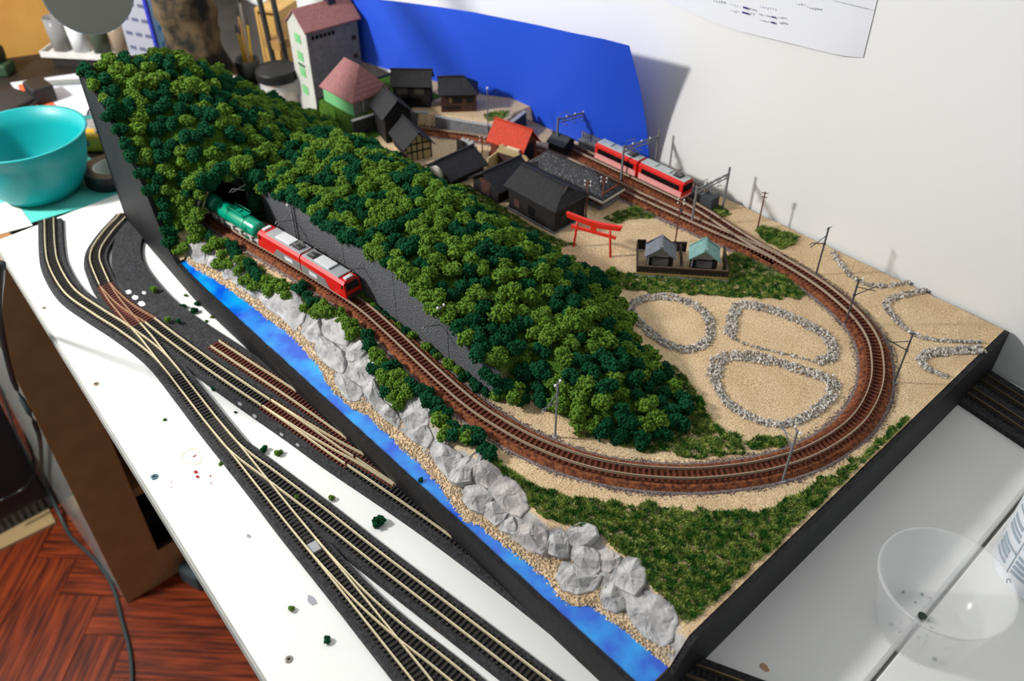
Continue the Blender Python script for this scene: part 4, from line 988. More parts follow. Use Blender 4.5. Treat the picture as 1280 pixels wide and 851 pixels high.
# orange boat like car on the grass
pb = P(466, 133, TERZ)
t = thing('model_car', 'tiny orange car with white top on the terrace grass', 'model car', (pb.x, pb.y, TERZ + .0006), CA)
MB().box(-.0075, .0075, -.003, .003, .0006, .0032).build('car_body', mat('orange_paint', (.8, .22, .01, 1), .35), t, bevel=.0008)
MB().box(-.004, .004, -.0026, .0026, .0032, .0050).build('car_roof', M_white, t, bevel=.0006)
for x in (-.0045, .0045):
    for s_ in (-1, 1): MB().cbox(x, s_ * .0028, .0008, .0020, .0008, .0018).build('wheel', M_win, t)

# ================================================================== trains
M_red = mat('loco_red', (0.62, 0.012, 0.010, 1), .28, coat=.3)
M_lgrey = mat('loco_grey_roof', (0.34, 0.345, 0.36, 1), .45)
M_dgrey = mat('loco_grey_band', (0.19, 0.185, 0.18, 1), .45)
M_light = mat('pale_vent', (0.62, 0.63, 0.64, 1), .4)
M_under = mat('under_gear', (0.035, 0.035, 0.036, 1), .6)
M_wheel = mat('wheel_steel', (0.22, 0.22, 0.22, 1), .4, metal=.6)
def bogie(t, x, z=0.0):
    bo = MB().box(x - .009, x + .009, -.0070, .0070, z + .0018, z + .0052).build('bogie', M_under, t)
    for dx in (-.0055, .0055):
        MB().tube([(x + dx, -.0055, z + .0024), (x + dx, .0055, z + .0024)], .0024, 10).build('wheelset', M_wheel, bo)
def panto(t, x, z, s=1):
    MB().box(x - .005, x + .005, -.0045, .0045, z, z + .0010).build('pantograph_base', M_under, t)
    m = MB()
    for y in (-.003, .003):
        m.bar((x - .004 * s, y, z + .001), (x + .006 * s, y, z + .0035), .0006); m.bar((x + .006 * s, y, z + .0035), (x - .002 * s, y, z + .0050), .0006)
    m.bar((x - .002 * s, -.006, z + .0052), (x - .002 * s, .006, z + .0052), .0008)
    m.build('pantograph_arm', M_dgrey, t)
def place(path, s):
    acc = 0
    for a, b in zip(path, path[1:]):
        l = (b - a).length
        if acc + l >= s: return a.lerp(b, (s - acc) / l), atan2(b.y - a.y, b.x - a.x)
        acc += l
    return path[-1], 0
def arclen_x(path, x):
    acc = 0
    for a, b in zip(path, path[1:]):
        if (a.x - x) * (b.x - x) <= 0: return acc + (b - a).length * abs((x - a.x) / (b.x - a.x + 1e-9))
        acc += (b - a).length
    return acc
RT = ZL + .0008 + .0032
def loco_half(label, L, front):     # front = +1: cab towards +x
    t = thing('electric_locomotive', label, 'locomotive'); h0, h1, W = .0042, .0225, .0186
    xe, xi = front * L / 2, -front * L / 2
    sl = .0030 * front
    prof = [(-W / 2, h0), (W / 2, h0), (W / 2, h1 - .003), (W / 2 - .0022, h1 - .0005), (-W / 2 + .0022, h1 - .0005), (-W / 2, h1 - .003)]
    vs = [(xi, y, z) for y, z in prof] + [(xe - sl * max(0, (z - .011) / .0115), y, z) for y, z in prof]; n = 6
    MB().add(vs, [tuple(range(n)), tuple(range(2 * n - 1, n - 1, -1))] + [(i, (i + 1) % n, n + (i + 1) % n, n + i) for i in range(n)]).build('body', M_red, t)
    for s_ in (-1, 1):
        y = s_ * (W / 2 + .00012)
        pts = [(xi, h0 + .0002), (xe - front * .024, h0 + .0002), (xe - front * .031, .0135), (xi, .0135)]
        MB().yprism(pts, y - .0001, y + .0001).build('grey_side_panel', M_dgrey, t)
        MB().box(min(xi + front * .012, xi + front * .024), max(xi + front * .012, xi + front * .024), y - .0002, y + .0002, .0070, .0115).build('white_marking', M_light, t)
    a, b = sorted((xi, xe - front * .012))
    MB().box(a + .001, b, -W / 2 + .0022, W / 2 - .0022, h1 - .0008, h1 + .0008).build('roof', M_lgrey, t, bevel=.0004)
    MB().box(min(xi + front * .018, xi + front * .040), max(xi + front * .018, xi + front * .040), -.0058, .0058, h1 + .0008, h1 + .0026).build('roof_box', M_light, t, bevel=.0004)
    MB().box(min(xe - front * .008, xe - front * .004), max(xe - front * .008, xe - front * .004), -.0045, .0045, h1 - .0006, h1 + .0012).build('air_conditioner', M_light, t, bevel=.0003)
    panto(t, xi + front * .010, h1 + .0008, front)
    xw = xe - sl * .75
    MB().add([(xe - sl * .10 + front * .0001, -.0075, .0125), (xe - sl * .10 + front * .0001, .0075, .0125), (xe - sl * .80 + front * .0002, .0068, .0195), (xe - sl * .80 + front * .0002, -.0068, .0195)], [(0, 1, 2, 3)]).build('windscreen', M_win, t)
    for s_ in (-1, 1): MB().box(min(xe - front * .006, xe - front * .0036), max(xe - front * .006, xe - front * .0036), s_ * (W / 2 + .0001) - .0002, s_ * (W / 2 + .0001) + .0002, .014, .0185).build('cab_window', M_win, t)
    MB().box(min(xe, xe + front * .0006), max(xe, xe + front * .0006), -.008, .008, .0042, .0075).build('front_skirt', M_under, t)
    MB().box(-L / 2 + .003, L / 2 - .003, -.0055, .0055, .0035, .0048).build('underframe', M_under, t)
    for x in (-L * .30, L * .30): bogie(t, x)
    return t
sF = arclen_x(lpath, -0.583)
tF = loco_half('red and grey electric locomotive half, leading, with dark cab front', .067, 1)
p, a = place(lpath, sF - .0335); tF.location = (p.x, p.y, RT); tF.rotation_euler.z = a
tR = loco_half('red and grey electric locomotive half coupled to the green tank wagon', .067, -1)
p, a = place(lpath, sF - .1025); tR.location = (p.x, p.y, RT); tR.rotation_euler.z = a
M_tank = mat('tank_green', (0.0, 0.30, 0.17, 1), .28, coat=.3, var=.12, scale=60)
M_frame = mat('pale_wagon_frame', (0.50, 0.48, 0.44, 1), .6)
def tank(label):
    t = thing('tank_wagon', label, 'tank wagon'); R, L, zc = .0088, .070, .0150
    pr = [(0, -L / 2), (R * .6, -L / 2 + .0008), (R * .92, -L / 2 + .0028), (R, -L / 2 + .005), (R, L / 2 - .005), (R * .92, L / 2 - .0028), (R * .6, L / 2 - .0008), (0, L / 2)]
    m = MB(); nn = 28; vs = []; fs = []
    for r, x in pr:
        for j in range(nn): vs.append((x, r * cos(2 * pi * j / nn), zc + r * sin(2 * pi * j / nn)))
    for i in range(len(pr) - 1):
        for j in range(nn): fs.append((i * nn + j, i * nn + (j + 1) % nn, (i + 1) * nn + (j + 1) % nn, (i + 1) * nn + j))
    m.add(vs, fs).build('tank', M_tank, t, smooth=True)
    for x in (-L * .20, L * .20):
        m = MB(); vs = []; fs = []
        for xx in (x - .0008, x + .0008):
            for j in range(nn): vs.append((xx, (R + .0005) * cos(2 * pi * j / nn), zc + (R + .0005) * sin(2 * pi * j / nn)))
        MB().add(vs, [(j, (j + 1) % nn, nn + (j + 1) % nn, nn + j) for j in range(nn)] + [tuple(range(nn)), tuple(range(nn, 2 * nn))]).build('band', M_tank, t)
    MB().box(-.013, .013, -.0050, .0050, zc + R + .0006, zc + R + .0012).build('walkway', M_tank, t)
    MB().lathe([(.003, 0), (.003, .003), (.0, .0034)], (0, 0, zc + R - .0005), 14).build('dome', M_tank, t)
    for y in (-.0050, .0050): MB().tube([(-.013, y, zc + R + .001), (-.013, y, zc + R + .004), (.013, y, zc + R + .004), (.013, y, zc + R + .001)], .0003, 5).build('handrail', M_tank, t)
    MB().box(-L / 2 - .002, L / 2 + .002, -.0065, .0065, .0046, .0060).build('frame', M_frame, t)
    for x in (-L / 2 - .0015, L / 2 + .0015): MB().box(x - .0008, x + .0008, -.0080, .0080, .0042, .0078).build('end_beam', M_frame, t)
    for x in (-L * .36, -L * .10, L * .10, L * .36):
        for s_ in (-1, 1): MB().box(x - .0018, x + .0018, s_ * .0075 - .0006, s_ * .0075 + .0006, .0038, .0090).build('bracket', M_frame, t)
    MB().tube([(L * .30, -.0088, .004), (L * .30, -.0092, zc + .004)], .0006, 5).build('ladder', M_tank, t)
    for x in (-L * .33, L * .33): bogie(t, x)
    return t
tw = tank('green tank wagon coupled behind the red locomotive'); p, a = place(lpath, sF - .1025 - .0335 - .039); tw.location = (p.x, p.y, RT); tw.rotation_euler.z = a
tw = tank('green tank wagon half hidden inside the dark tunnel mouth'); p, a = place(lpath, sF - .1025 - .0335 - .039 - .077); tw.location = (p.x, p.y, RT); tw.rotation_euler.z = a
# railcars
M_pink = mat('railcar_pink', (0.85, 0.36, 0.34, 1), .4); M_rred2 = mat('railcar_red', (0.68, 0.018, 0.014, 1), .35); M_rroof = mat('railcar_roof', (0.46, 0.50, 0.48, 1), .6)
def railcar(label, front):
    t = thing('railcar', label, 'railcar'); L, W, h0, h1 = .062, .0180, .0040, .0225
    prof = [(-W / 2, h0), (W / 2, h0), (W / 2, h1 - .002), (W / 2 - .003, h1), (-W / 2 + .003, h1), (-W / 2, h1 - .002)]
    MB().xprism(prof, -L / 2, L / 2).build('body', M_rred2, t, bevel=.0004)
    MB().box(-L / 2 + .0005, L / 2 - .0005, -W / 2 + .0028, W / 2 - .0028, h1 - .0002, h1 + .0008).build('roof', M_rroof, t, bevel=.0003)
    for s_ in (-1, 1):
        y = s_ * (W / 2 + .0001)
        MB().box(-L / 2 + .001, L / 2 - .001, y - .0002, y + .0002, h0 + .0002, .0098).build('pink_skirt', M_pink, t)
        MB().box(-L / 2 + .001, L / 2 - .001, y - .0002, y + .0002, .0104, .0109).build('white_line', M_light, t)
        for i in range(8): MB().box(-L / 2 + .0045 + i * .0067, -L / 2 + .0107 + i * .0067, y - .0003, y + .0003, .0116, .0178).build('window', M_win, t)
    xe = front * L / 2
    MB().box(min(xe, xe + front * .0004), max(xe, xe + front * .0004), -.0075, .0075, .0105, .0185).build('windscreen', M_win, t)
    MB().box(min(xe, xe + front * .0008), max(xe, xe + front * .0008), -.0085, .0085, .0034, .0056).build('front_skirt', M_pink, t)
    for x in (-.016, .004): MB().box(x - .004, x + .004, -.0040, .0040, h1 + .0008, h1 + .0022).build('roof_unit', M_rroof, t, bevel=.0004)
    panto(t, .018, h1 + .0009, 1)
    MB().box(-L / 2 + .003, L / 2 - .003, -.006, .006, .0032, .0044).build('underframe', M_under, t)
    for x in (-L * .30, L * .30): bogie(t, x)
    return t
sE = arclen_x(epath, -0.486); RTE = ZL + .0010 + .0032
rc = railcar('front red and pink railcar facing the switch', 1); p, a = place(epath, sE - .031); rc.location = (p.x, p.y, RTE); rc.rotation_euler.z = a
rc = railcar('rear red and pink railcar beside the blue card', -1); p, a = place(epath, sE - .096); rc.location = (p.x, p.y, RTE); rc.rotation_euler.z = a
# platform and paling behind the railcars
pfa = Vector((-0.66, .7225, ZP)); pfb = Vector((-0.462, .7260, ZP)); d = pfb - pfa; L = d.length; a = atan2(d.y, d.x)
t = thing('platform_fence', 'grey paling along the platform behind the railcars', 'fence', tuple(pfa), a)
MB().box(0, L, -.004, .006, -.0005, .0100).build('platform', M_conc, t)
pk = MB().box(-.0008, .0008, -.0004, .0004, .0100, .0190).mesh('pale'); pk.materials.append(M_dgrey)
for i in range(int(L / .0036)): put('pale', pk, None, t, (i * .0036 + .001, .002, 0))
MB().box(0, L, .0016, .0024, .0160, .0168).build('rail', M_dgrey, t)
MB().box(L - .012, L + .003, -.009, .006, -.0003, .014).build('end_block', mat('dark_block', (.05, .055, .06, 1), .8), t)

# ================================================================== masts
M_mast = mat('mast_grey', (0.16, 0.165, 0.17, 1), .5); M_mastd = mat('mast_dark', (0.07, 0.07, 0.075, 1), .5); M_polew = mat('brown_pole', (0.16, 0.055, 0.028, 1), .7)
M_insul = mat('white_insulator', (.85, .85, .83, 1), .3)
def mast(u, v, toward, label, h=.055, z=None, m=None, arm=.021):
    p = P(u, v, ZP) if z is None else P(u, v, z)
    if isinstance(toward, str): pass
    t = thing('catenary_mast', label, 'catenary mast', (p.x, p.y, ZP if z is None else z), toward); m = m or M_mast
    MB().box(-.0022, .0022, -.0018, .0018, -.0004, .0010).build('foot', M_lgrey, t)
    MB().box(-.00065, .00065, -.00065, .00065, 0, h).build('post', m, t)
    br = MB().bar((-.0035, 0, h - .0008), (.0035, 0, h - .0008), .0008).build('top_bracket', m, t)
    for s_ in (-1, 1): MB().lathe([(.0009, 0), (.0009, .0016), (0, .0018)], (s_ * .0033, 0, h - .0004), 6).build('insulator', M_insul, br)
    MB().tube([(0, 0, h * .66), (arm * .92, 0, h * .80), (arm, 0, h * .765)], .00055, 5).build('cantilever', m, t)
    MB().tube([(0, 0, h * .84), (arm * .55, 0, h * .76), (arm * .85, 0, h * .72), (arm * .93, 0, h * .70)], .00045, 5).build('steady_arm', m, t)
    MB().cbox(0, 0, h * .66, .0024, .0024, .0012).build('clamp', m, t)
def toward_loop(u, v):
    p = P(u, v, ZP); q = min(lpath, key=lambda s_: (Vector((s_.x, s_.y, 0)) - Vector((p.x, p.y, 0))).length); return atan2(q.y - p.y, q.x - p.x)
mast(1020, 343, toward_loop(1020, 343), 'dark mast outside the loop below the wall near the grass clump', m=M_mastd)
mast(1056, 406, toward_loop(1056, 406), 'dark mast inside the loop with arm over the stones', h=.052, m=M_mastd)
mast(1118, 478, toward_loop(1118, 478), 'dark mast outside the right bend of the loop', m=M_mastd)
mast(978, 601, toward_loop(978, 601), 'mast leaning over the front bend near the grass slope')
mast(694, 546, toward_loop(694, 546), 'grey mast at the foot of the wooded hill tip', h=.058)
mast(555, 446, toward_loop(555, 446), 'grey mast standing before the right end of the retaining wall', h=.056)
mast(463, 372, toward_loop(463, 372), 'grey mast beside the cab of the red locomotive', h=.054)
mast(373, 312, toward_loop(373, 312), 'grey mast behind the middle of the locomotive', h=.054)
pt_ = Vector((XT + .006, .343, 0))
t = thing('catenary_mast', 'mast with arm at the tunnel mouth', 'catenary mast', (XT + .008, .3425, ZP), -pi / 2)
MB().box(-.0008, .0008, -.0008, .0008, 0, .052).build('post', M_mast, t); MB().bar((-.003, 0, .0515), (.003, 0, .0515), .0008).build('top_bracket', M_light, t)
MB().tube([(0, 0, .036), (.015, 0, .044), (.019, 0, .041)], .00055, 5).build('cantilever', M_light, t); MB().tube([(0, 0, .043), (.016, 0, .040)], .00045, 5).build('steady_arm', M_light, t)
def gantry(u0, v0, u1, v1, label, h=.045):
    a, b = P(u0, v0, ZP), P(u1, v1, ZP); d = b - a; L = d.length
    t = thing('catenary_gantry', label, 'catenary gantry', (a.x, a.y, ZP), atan2(d.y, d.x))
    for x in (0, L):
        MB().box(x - .0009, x + .0009, -.0009, .0009, -.0004, h + (.007 if x else .002)).build('post', M_mast, t)
    MB().box(0, L, -.0008, .0008, h - .0016, h).build('top_chord', M_mast, t); MB().box(0, L, -.0006, .0006, h - .0056, h - .0048).build('bottom_chord', M_mast, t)
    m = MB(); k = 8
    for i in range(k): m.bar((L * i / k, 0, h - .0052), (L * (i + 1) / k, 0, h - .0008) if i % 2 else (L * i / k + .0002, 0, h - .0008), .0006)
    m.build('lattice', M_mast, t)
    for x in (L * .25, L * .5, L * .75):
        MB().tube([(x, 0, h - .005), (x - .003, 0, h - .010), (x + .003, 0, h - .011)], .0005, 5).build('hanger', M_mast, t)
        MB().lathe([(.0008, 0), (.0008, .0018), (0, .002)], (x, 0, h), 6).build('insulator', M_insul, t)
    MB().tube([(L * .05, 0, h), (L * .05, 0, h + .006), (L * .30, 0, h + .006), (L * .30, 0, h)], .0004, 5).build('frame_loop', M_mast, t)
gantry(864, 282, 903, 262, 'catenary gantry across both tracks at the switch')
gantry(776, 228, 818, 214, 'catenary gantry spanning over the railcars')
gantry(696, 192, 737, 180, 'catenary gantry farthest back in front of the blue card')
def pole(u, v, label, h, m, z=ZP, ins=True):
    p = P(u, v, z); t = thing('utility_pole', label, 'utility pole', (p.x, p.y, z), .5)
    MB().tube([(0, 0, -.0004), (0, 0, h)], [.0009, .0007], 7).build('post', m, t)
    for k, dz in enumerate((.0015, .006)):
        ca_ = MB().bar((-.0035, 0, h - dz), (.0035, 0, h - dz), .0008).build('cross_arm', m, t)
        for x in (-.003, .003): MB().lathe([(.0007, 0), (.0007, .0014), (0, .0016)], (x, 0, h - dz + .0003), 6).build('insulator', M_insul, ca_)
    if ins: MB().lathe([(.0013, 0), (.0013, .004), (0, .0042)], (.0018, 0, h * .72), 8).build('transformer', M_mastd, t)
pole(844, 303, 'brown pole with white insulators behind the slate roofed cottage', .052, M_polew)
pole(732, 272, 'dark brown pole with insulators beside the torii', .045, M_polew)
pole(947, 285, 'thin reddish pole by the wall near the dense grass clump', .044, M_polew, ins=False)
pole(752, 262, 'plain brown post at the corner of the station', .040, M_polew, ins=False)
pole(603, 190, 'thin brown post beside the back track', .020, M_polew, ins=False)
p = P(610, 158, TERZ); t = thing('street_lamp', 'slim grey lamp post on the terrace before the blue card', 'lamp post', (p.x, p.y, ZP + .01), 0)
MB().tube([(0, 0, 0), (0, 0, .058)], .0007, 6).build('post', M_mast, t); MB().lathe([(.0, 0), (.0012, .0006), (.0012, .002), (0, .0026)], (0, 0, .058), 8).build('lamp_globe', M_insul, t)
p = P(455, 142, TERZ); t = thing('street_lamp', 'short pale post at the edge of the terrace grass', 'lamp post', (p.x, p.y, TERZ - .002), 0)
MB().tube([(0, 0, 0), (0, 0, .022)], .0008, 6).build('post', mat('pale_post', (.45, .42, .38, 1), .6), t); MB().lathe([(0, 0), (.001, .0005), (0, .0015)], (0, 0, .022), 6).build('cap', M_white, t)
# ================================================================== blue backdrop card
M_blue = mat('blue_card', (0.016, 0.090, 0.72, 1), .55, var=.08, scale=4)
M_bback = mat('card_back', (0.7, 0.7, 0.68, 1), .8)
bpx = [(812, 207, ZP), (775, 196, ZP), (735, 183, ZP), (690, 163, ZP), (641, 140, ZP), (606, 119, TERZ), (565, 106, TERZ), (510, 94, TERZ), (462, 80, TERZ), (425, 68, TERZ)]
botc = [P(*q) for q in bpx]
tpx = [(786, 57), (755, 49), (715, 41), (670, 31), (625, 22), (590, 15), (550, 9), (505, 3), (455, -3), (412, -8)]
topc = []
for i, (u, v) in enumerate(tpx):
    d = ray(u, v); best = None
    for q0, q1 in zip(botc, botc[1:]):
        for s_ in range(41):
            q = q0.lerp(q1, s_ / 40); t_ = (q.x * d.x + q.y * d.y) / (d.x * d.x + d.y * d.y); e_ = hypot(q.x - d.x * t_, q.y - d.y * t_)
            if best is None or e_ < best[0]: best = (e_, CAMP + d * t_)
    topc.append(best[1])
lean = [1, .9, .7, .45, .25, .1, 0, 0, 0, 0]
topc = [CAMP + (p - CAMP) * (1 - .058 * l) for p, l in zip(topc, lean)]
botc = [Vector((p.x, min(p.y, .7475), p.z)) for p in botc]
k = len(topc); rows = 10; vs = []
for j in range(rows + 1):
    t_ = j / rows
    for i in range(k):
        p = botc[i].lerp(topc[i], t_); p.y = min(p.y + .006 * lean[i] * sin(pi * t_), .752); vs.append(p)
base = Vector((-0.78, .745, ZP)); nv = len(vs)
vs2 = [v - base for v in vs] + [v - base + Vector((0, .0007, 0)) for v in vs]
fs = []
for j in range(rows):
    for i in range(k - 1):
        a = j * k + i; fs += [(a, a + 1, a + k + 1, a + k), (nv + a, nv + a + k, nv + a + k + 1, nv + a + 1)]
for i in range(k - 1): fs += [(i, nv + i, nv + i + 1, i + 1), (rows * k + i, rows * k + i + 1, nv + rows * k + i + 1, nv + rows * k + i)]
for j in range(rows): fs += [(j * k, (j + 1) * k, nv + (j + 1) * k, nv + j * k), (j * k + k - 1, nv + j * k + k - 1, nv + (j + 1) * k + k - 1, (j + 1) * k + k - 1)]
o = MB().add(vs2, fs).build('backdrop_card', M_blue, loc=base, smooth=True); tag(o, 'curved bright blue card standing as sky against the wall', 'card')
o.modifiers.new('edge', 'EDGE_SPLIT')

# ================================================================== paper on the wall
M_paper = mat('paper_sheet', (0.74, 0.75, 0.80, 1), .8); YW = .7555
pc = {}
crn = [PY(832, 2, YW), PY(918, 36, YW), PY(1000, 55, YW), PY(1050, 68, YW), PY(1079, 72, YW)]
edge_r = PY(1110, -55, YW)
up = (edge_r - crn[-1])
t = thing('paper_sheet', 'white printed sheet of paper curling off the wall', 'paper', tuple(crn[-1]))
vs, fs = [], []; n = 14; m = 8
for i in range(n + 1):
    s_ = i / n * (len(crn) - 1); a = min(int(s_), len(crn) - 2); p = crn[a].lerp(crn[a + 1], s_ - a)
    for j in range(m + 1):
        q = p + up * (j / m * 1.6); q = q - crn[-1]; q.y = -.0004 - .0035 * (1 - j / m) ** 3 * sin(pi * i / n); vs.append(q)
for i in range(n):
    for j in range(m): a = i * (m + 1) + j; fs.append((a, a + 1, a + m + 2, a + m + 1))
pb_ = MB().add(vs, fs).build('sheet', M_paper, t)
sol = pb_.modifiers.new('thickness', 'SOLIDIFY'); sol.thickness = .0003
M_ink = mat('purple_ink', (.035, .01, .16, 1), .7); M_inkf = mat('faint_ink', (.40, .40, .48, 1), .8)
dirx = (PY(1020, 30, YW) - PY(960, 14, YW)).normalized()
def mark(u, v, wd, hg, m_, name='ink_mark'):
    p = PY(u, v, YW) - crn[-1]; a = dirx * (wd / 2); b = Vector((0, 0, hg / 2))
    MB().add([p - a - b + Vector((0, -.0044, 0)), p + a - b + Vector((0, -.0044, 0)), p + a + b + Vector((0, -.0044, 0)), p - a + b + Vector((0, -.0044, 0)),
              p - a - b + Vector((0, -.0042, 0)), p + a - b + Vector((0, -.0042, 0)), p + a + b + Vector((0, -.0042, 0)), p - a + b + Vector((0, -.0042, 0))],
             [(0, 1, 2, 3), (7, 6, 5, 4), (0, 4, 5, 1), (1, 5, 6, 2), (2, 6, 7, 3), (3, 7, 4, 0)]).build(name, m_, t)
for u, v, w_, h_ in ((935, 8.5, .0055, .0018), (935, 15, .0075, .0016), (970, 20, .0045, .0013), (969.5, 27, .0045, .0015)): mark(u, v, w_, h_, M_ink)
g = random.Random(9)
def scrawl(u, v, n):
    for i in range(n): mark(u + i * 3.2, v + i * .45 + g.uniform(-.6, .6), .0009 + g.random() * .0016, .0006 + g.random() * .0012, M_inkf, 'handwriting')
for u, v, n in ((916, 4, 3), (917, 12, 3), (942, 10, 2), (943, 16, 1), (954, 7, 6), (953, 17, 4), (954, 24, 4), (978, 20, 3), (979, 27, 3), (999, 3, 3), (1013, 8, 5), (896, 0, 4)): scrawl(u, v, n)
for i in range(12): mark(1046 + i * 3.8, -.5 + i * .9, .0032, .0004, M_inkf, 'ruled_line')

# ================================================================== plastic cup and bottle
M_clear = mat('cloudy_plastic', (0.90, 0.91, 0.92, 1), .16, alpha=.17)
pc_ = P(1152, 784, 0)
t = thing('plastic_cup', 'empty clear plastic cup with grey paint residue', 'cup', (pc_.x, pc_.y, 0.0004))
r0, r1, H = .0320, .0425, .056
prof = [(0, 0), (r0 * .96, 0), (r0, .0015), (r1, H - .002), (r1 + .0018, H - .001), (r1 + .0018, H + .0006), (r1 - .0006, H + .0006), (r1 - .0012, H - .002), (r0 - .0010, .0024), (0, .0020)]
MB().lathe(prof, n=64).build('cup_wall', M_clear, t, smooth=True)
M_res = mat('grey_residue', (.30, .34, .33, 1), .8)
g = random.Random(4)
def blob(n_, r, m_, name, parent, p, h=.0006):
    pts = [(p[0] + r * g.uniform(.6, 1.2) * cos(2 * pi * i / 9), p[1] + r * g.uniform(.6, 1.2) * sin(2 * pi * i / 9)) for i in range(9)]
    return MB().prism(pts, p[2], p[2] + h).build(name, m_, parent)
for i in range(14):
    a, r = g.uniform(0, 6.28), g.uniform(.004, .029); blob(9, g.uniform(.0006, .0018), M_res, 'residue', t, (r * cos(a), r * sin(a), .0026))
blob(9, .0034, mat('dark_residue', (.02, .04, .03, 1), .7), 'dark_residue', t, (-.004, .006, .0027))
M_bottle = mat('white_bottle', (0.74, 0.78, 0.83, 1), .35, coat=.3)
pbz = P(1262, 716, 0); rB = .036
cb = pbz + Vector((.017, .018, 0))
t = thing('paint_bottle', 'white plastic bottle with grey printed label at right edge', 'bottle', (cb.x, cb.y, .0004))
MB().lathe([(0, 0), (rB * .93, 0), (rB, .003), (rB, .115), (rB * .92, .125), (.014, .138), (.014, .152), (0, .152)], n=48).build('bottle_body', M_bottle, t, smooth=True)
M_print = mat('grey_print', (.30, .36, .42, 1), .6); ac = atan2(-cb.y, -cb.x)
def arc(a0, a1, z0, z1, m_, name):
    vs = []; n = 8
    for i in range(n + 1):
        a = lerp(a0, a1, i / n)
        vs += [((rB + .0001) * cos(a), (rB + .0001) * sin(a), z0), ((rB + .0001) * cos(a), (rB + .0001) * sin(a), z1), ((rB + .0004) * cos(a), (rB + .0004) * sin(a), z1), ((rB + .0004) * cos(a), (rB + .0004) * sin(a), z0)]
    fs = [];
    for i in range(n):
        for j in range(4): p, q = i * 4 + j, i * 4 + (j + 1) % 4; fs.append((p, q, q + 4, p + 4))
    fs += [(0, 1, 2, 3), (4 * n + 3, 4 * n + 2, 4 * n + 1, 4 * n)]
    MB().add(vs, fs).build(name, m_, t)
g = random.Random(8)
for i in range(16):
    z = .016 + i * .0052
    if i in (4, 8): continue
    arc(ac - 1.15, ac - .62 + g.uniform(-.12, .04), z, z + (.0032 if i % 3 else .0022), M_print, 'text_line')
    arc(ac - .50, ac + .2 + g.uniform(-.12, .04), z, z + .0028, M_print, 'text_line')
arc(ac - .57, ac - .55, .012, .10, M_print, 'panel_border')
for q in range(7):
    a0 = 0.5 + q * .62; zc, az = .0075, ac - .42
    arc(az + .045 * cos(a0) - .012, az + .045 * cos(a0) + .012, zc + .0022 * sin(a0) - .0006, zc + .0022 * sin(a0) + .0006, mat('navy_print', (.01, .012, .04, 1), .5), 'round_mark')
p = P(1178, 849, 0); o = MB().lathe([(0, 0), (.0075, 0), (.0075, .007), (.0068, .008), (0, .008)], n=20).build('bottle_cap', mat('dark_violet_plastic', (.015, .008, .03, 1), .35), loc=(p.x + .012, p.y - .010, .0)); tag(o, 'small dark violet cap at the bottom right edge', 'cap')

# ================================================================== marks and screws on the white table
def spot(u, v, rx, label, m_, cat='stain', h=.0003, z=0.0, seed=1, asp=1.0, n=14):
    p = P(u, v, z); g = random.Random(seed)
    pts = [(rx * g.uniform(.75, 1.15) * cos(2 * pi * i / n), rx * asp * g.uniform(.75, 1.15) * sin(2 * pi * i / n)) for i in range(n)]
    o = MB().prism(pts, 0, h).build('paint_or_shadow_spot', m_, loc=(p.x, p.y, z)); return tag(o, label, cat)
M_drop = mat('dried_red_paint', (.33, .012, .018, 1), .5)
for i, (u, v, r, lab) in enumerate([(245, 590, .0022, 'upper of the two large red drops on the table'), (247, 596, .0021, 'lower of the two large red drops on the table'), (263, 595, .0011, 'small red drop right of the large pair'), (264, 604, .0008, 'tiny red drop below the right small drop'), (214, 602, .0007, 'tiny red drop near the bluish screw'), (214, 609, .0007, 'tiny red drop lowest near the bluish screw'), (243, 570, .0007, 'thin red streak inside the tan ring stain')]):
    spot(u, v, r, lab, M_drop, seed=i, asp=.7 if i != 6 else 2.6)
M_tan = mat('tan_stain', (.66, .60, .48, 1), .5)
p = P(240, 571, 0); n = 30; vs = []
for s_ in (1, .86):
    for i in range(n):
        a = 2 * pi * i / n; r = .0105 * (1 + .12 * sin(3 * a + 1)) * s_; vs += [(r * cos(a) * 1.0, r * sin(a) * .75, 0), (r * cos(a), r * sin(a) * .75, .0002)]
fs = []
for i in range(n):
    j = (i + 1) % n; fs += [(2 * i + 1, 2 * j + 1, 2 * n + 2 * j + 1, 2 * n + 2 * i + 1), (2 * i, 2 * j, 2 * j + 1, 2 * i + 1), (2 * n + 2 * i, 2 * n + 2 * i + 1, 2 * n + 2 * j + 1, 2 * n + 2 * j)]
tag(MB().add(vs, fs).build('paint_or_shadow_spot', M_tan, loc=p), 'pale tan ring shaped stain above the red drops', 'stain')
spot(955, 834, .0042, 'orange tan smear on the shaded table right of the corner', mat('orange_smear', (.45, .25, .13, 1), .6), seed=12, asp=.6)
spot(390, 750, .0055, 'painted blurred grey shadow beside the bottom turnout', mat('painted_grey_shadow', (.34, .34, .37, 1), .7), seed=13, asp=.5)  # soft shadow of something out of view, painted as a flat grey patch
spot(311, 670, .0028, 'small dark painted shadow left of the middle roadbed', mat('painted_grey_shadow', (.22, .22, .25, 1), .7), seed=14, asp=.5)  # another cast shadow painted flat on the table top
spot(545, 786, .0022, 'pale brown spot between the two lower tracks', mat('pale_brown_spot', (.55, .48, .43, 1), .7), seed=15)
M_glue = mat('white_glue', (.75, .75, .75, 1), .4)
for i, (u, v, r, lab) in enumerate([(161, 365, .0045, 'white glue patch nearest the brown turnout'), (169, 372, .0050, 'middle white glue patch on the bare roadbed'), (177, 380, .0055, 'largest white glue patch on the bare roadbed'), (180, 366, .0030, 'small white glue patch at the roadbed edge'), (150, 366, .0035, 'white glue patch touching the brown turnout')]):
    spot(u, v, r, lab, M_glue, 'glue patch', z=.0043, seed=30 + i, asp=.6)
M_gglue = mat('grey_glue', (.30, .30, .32, 1), .5)
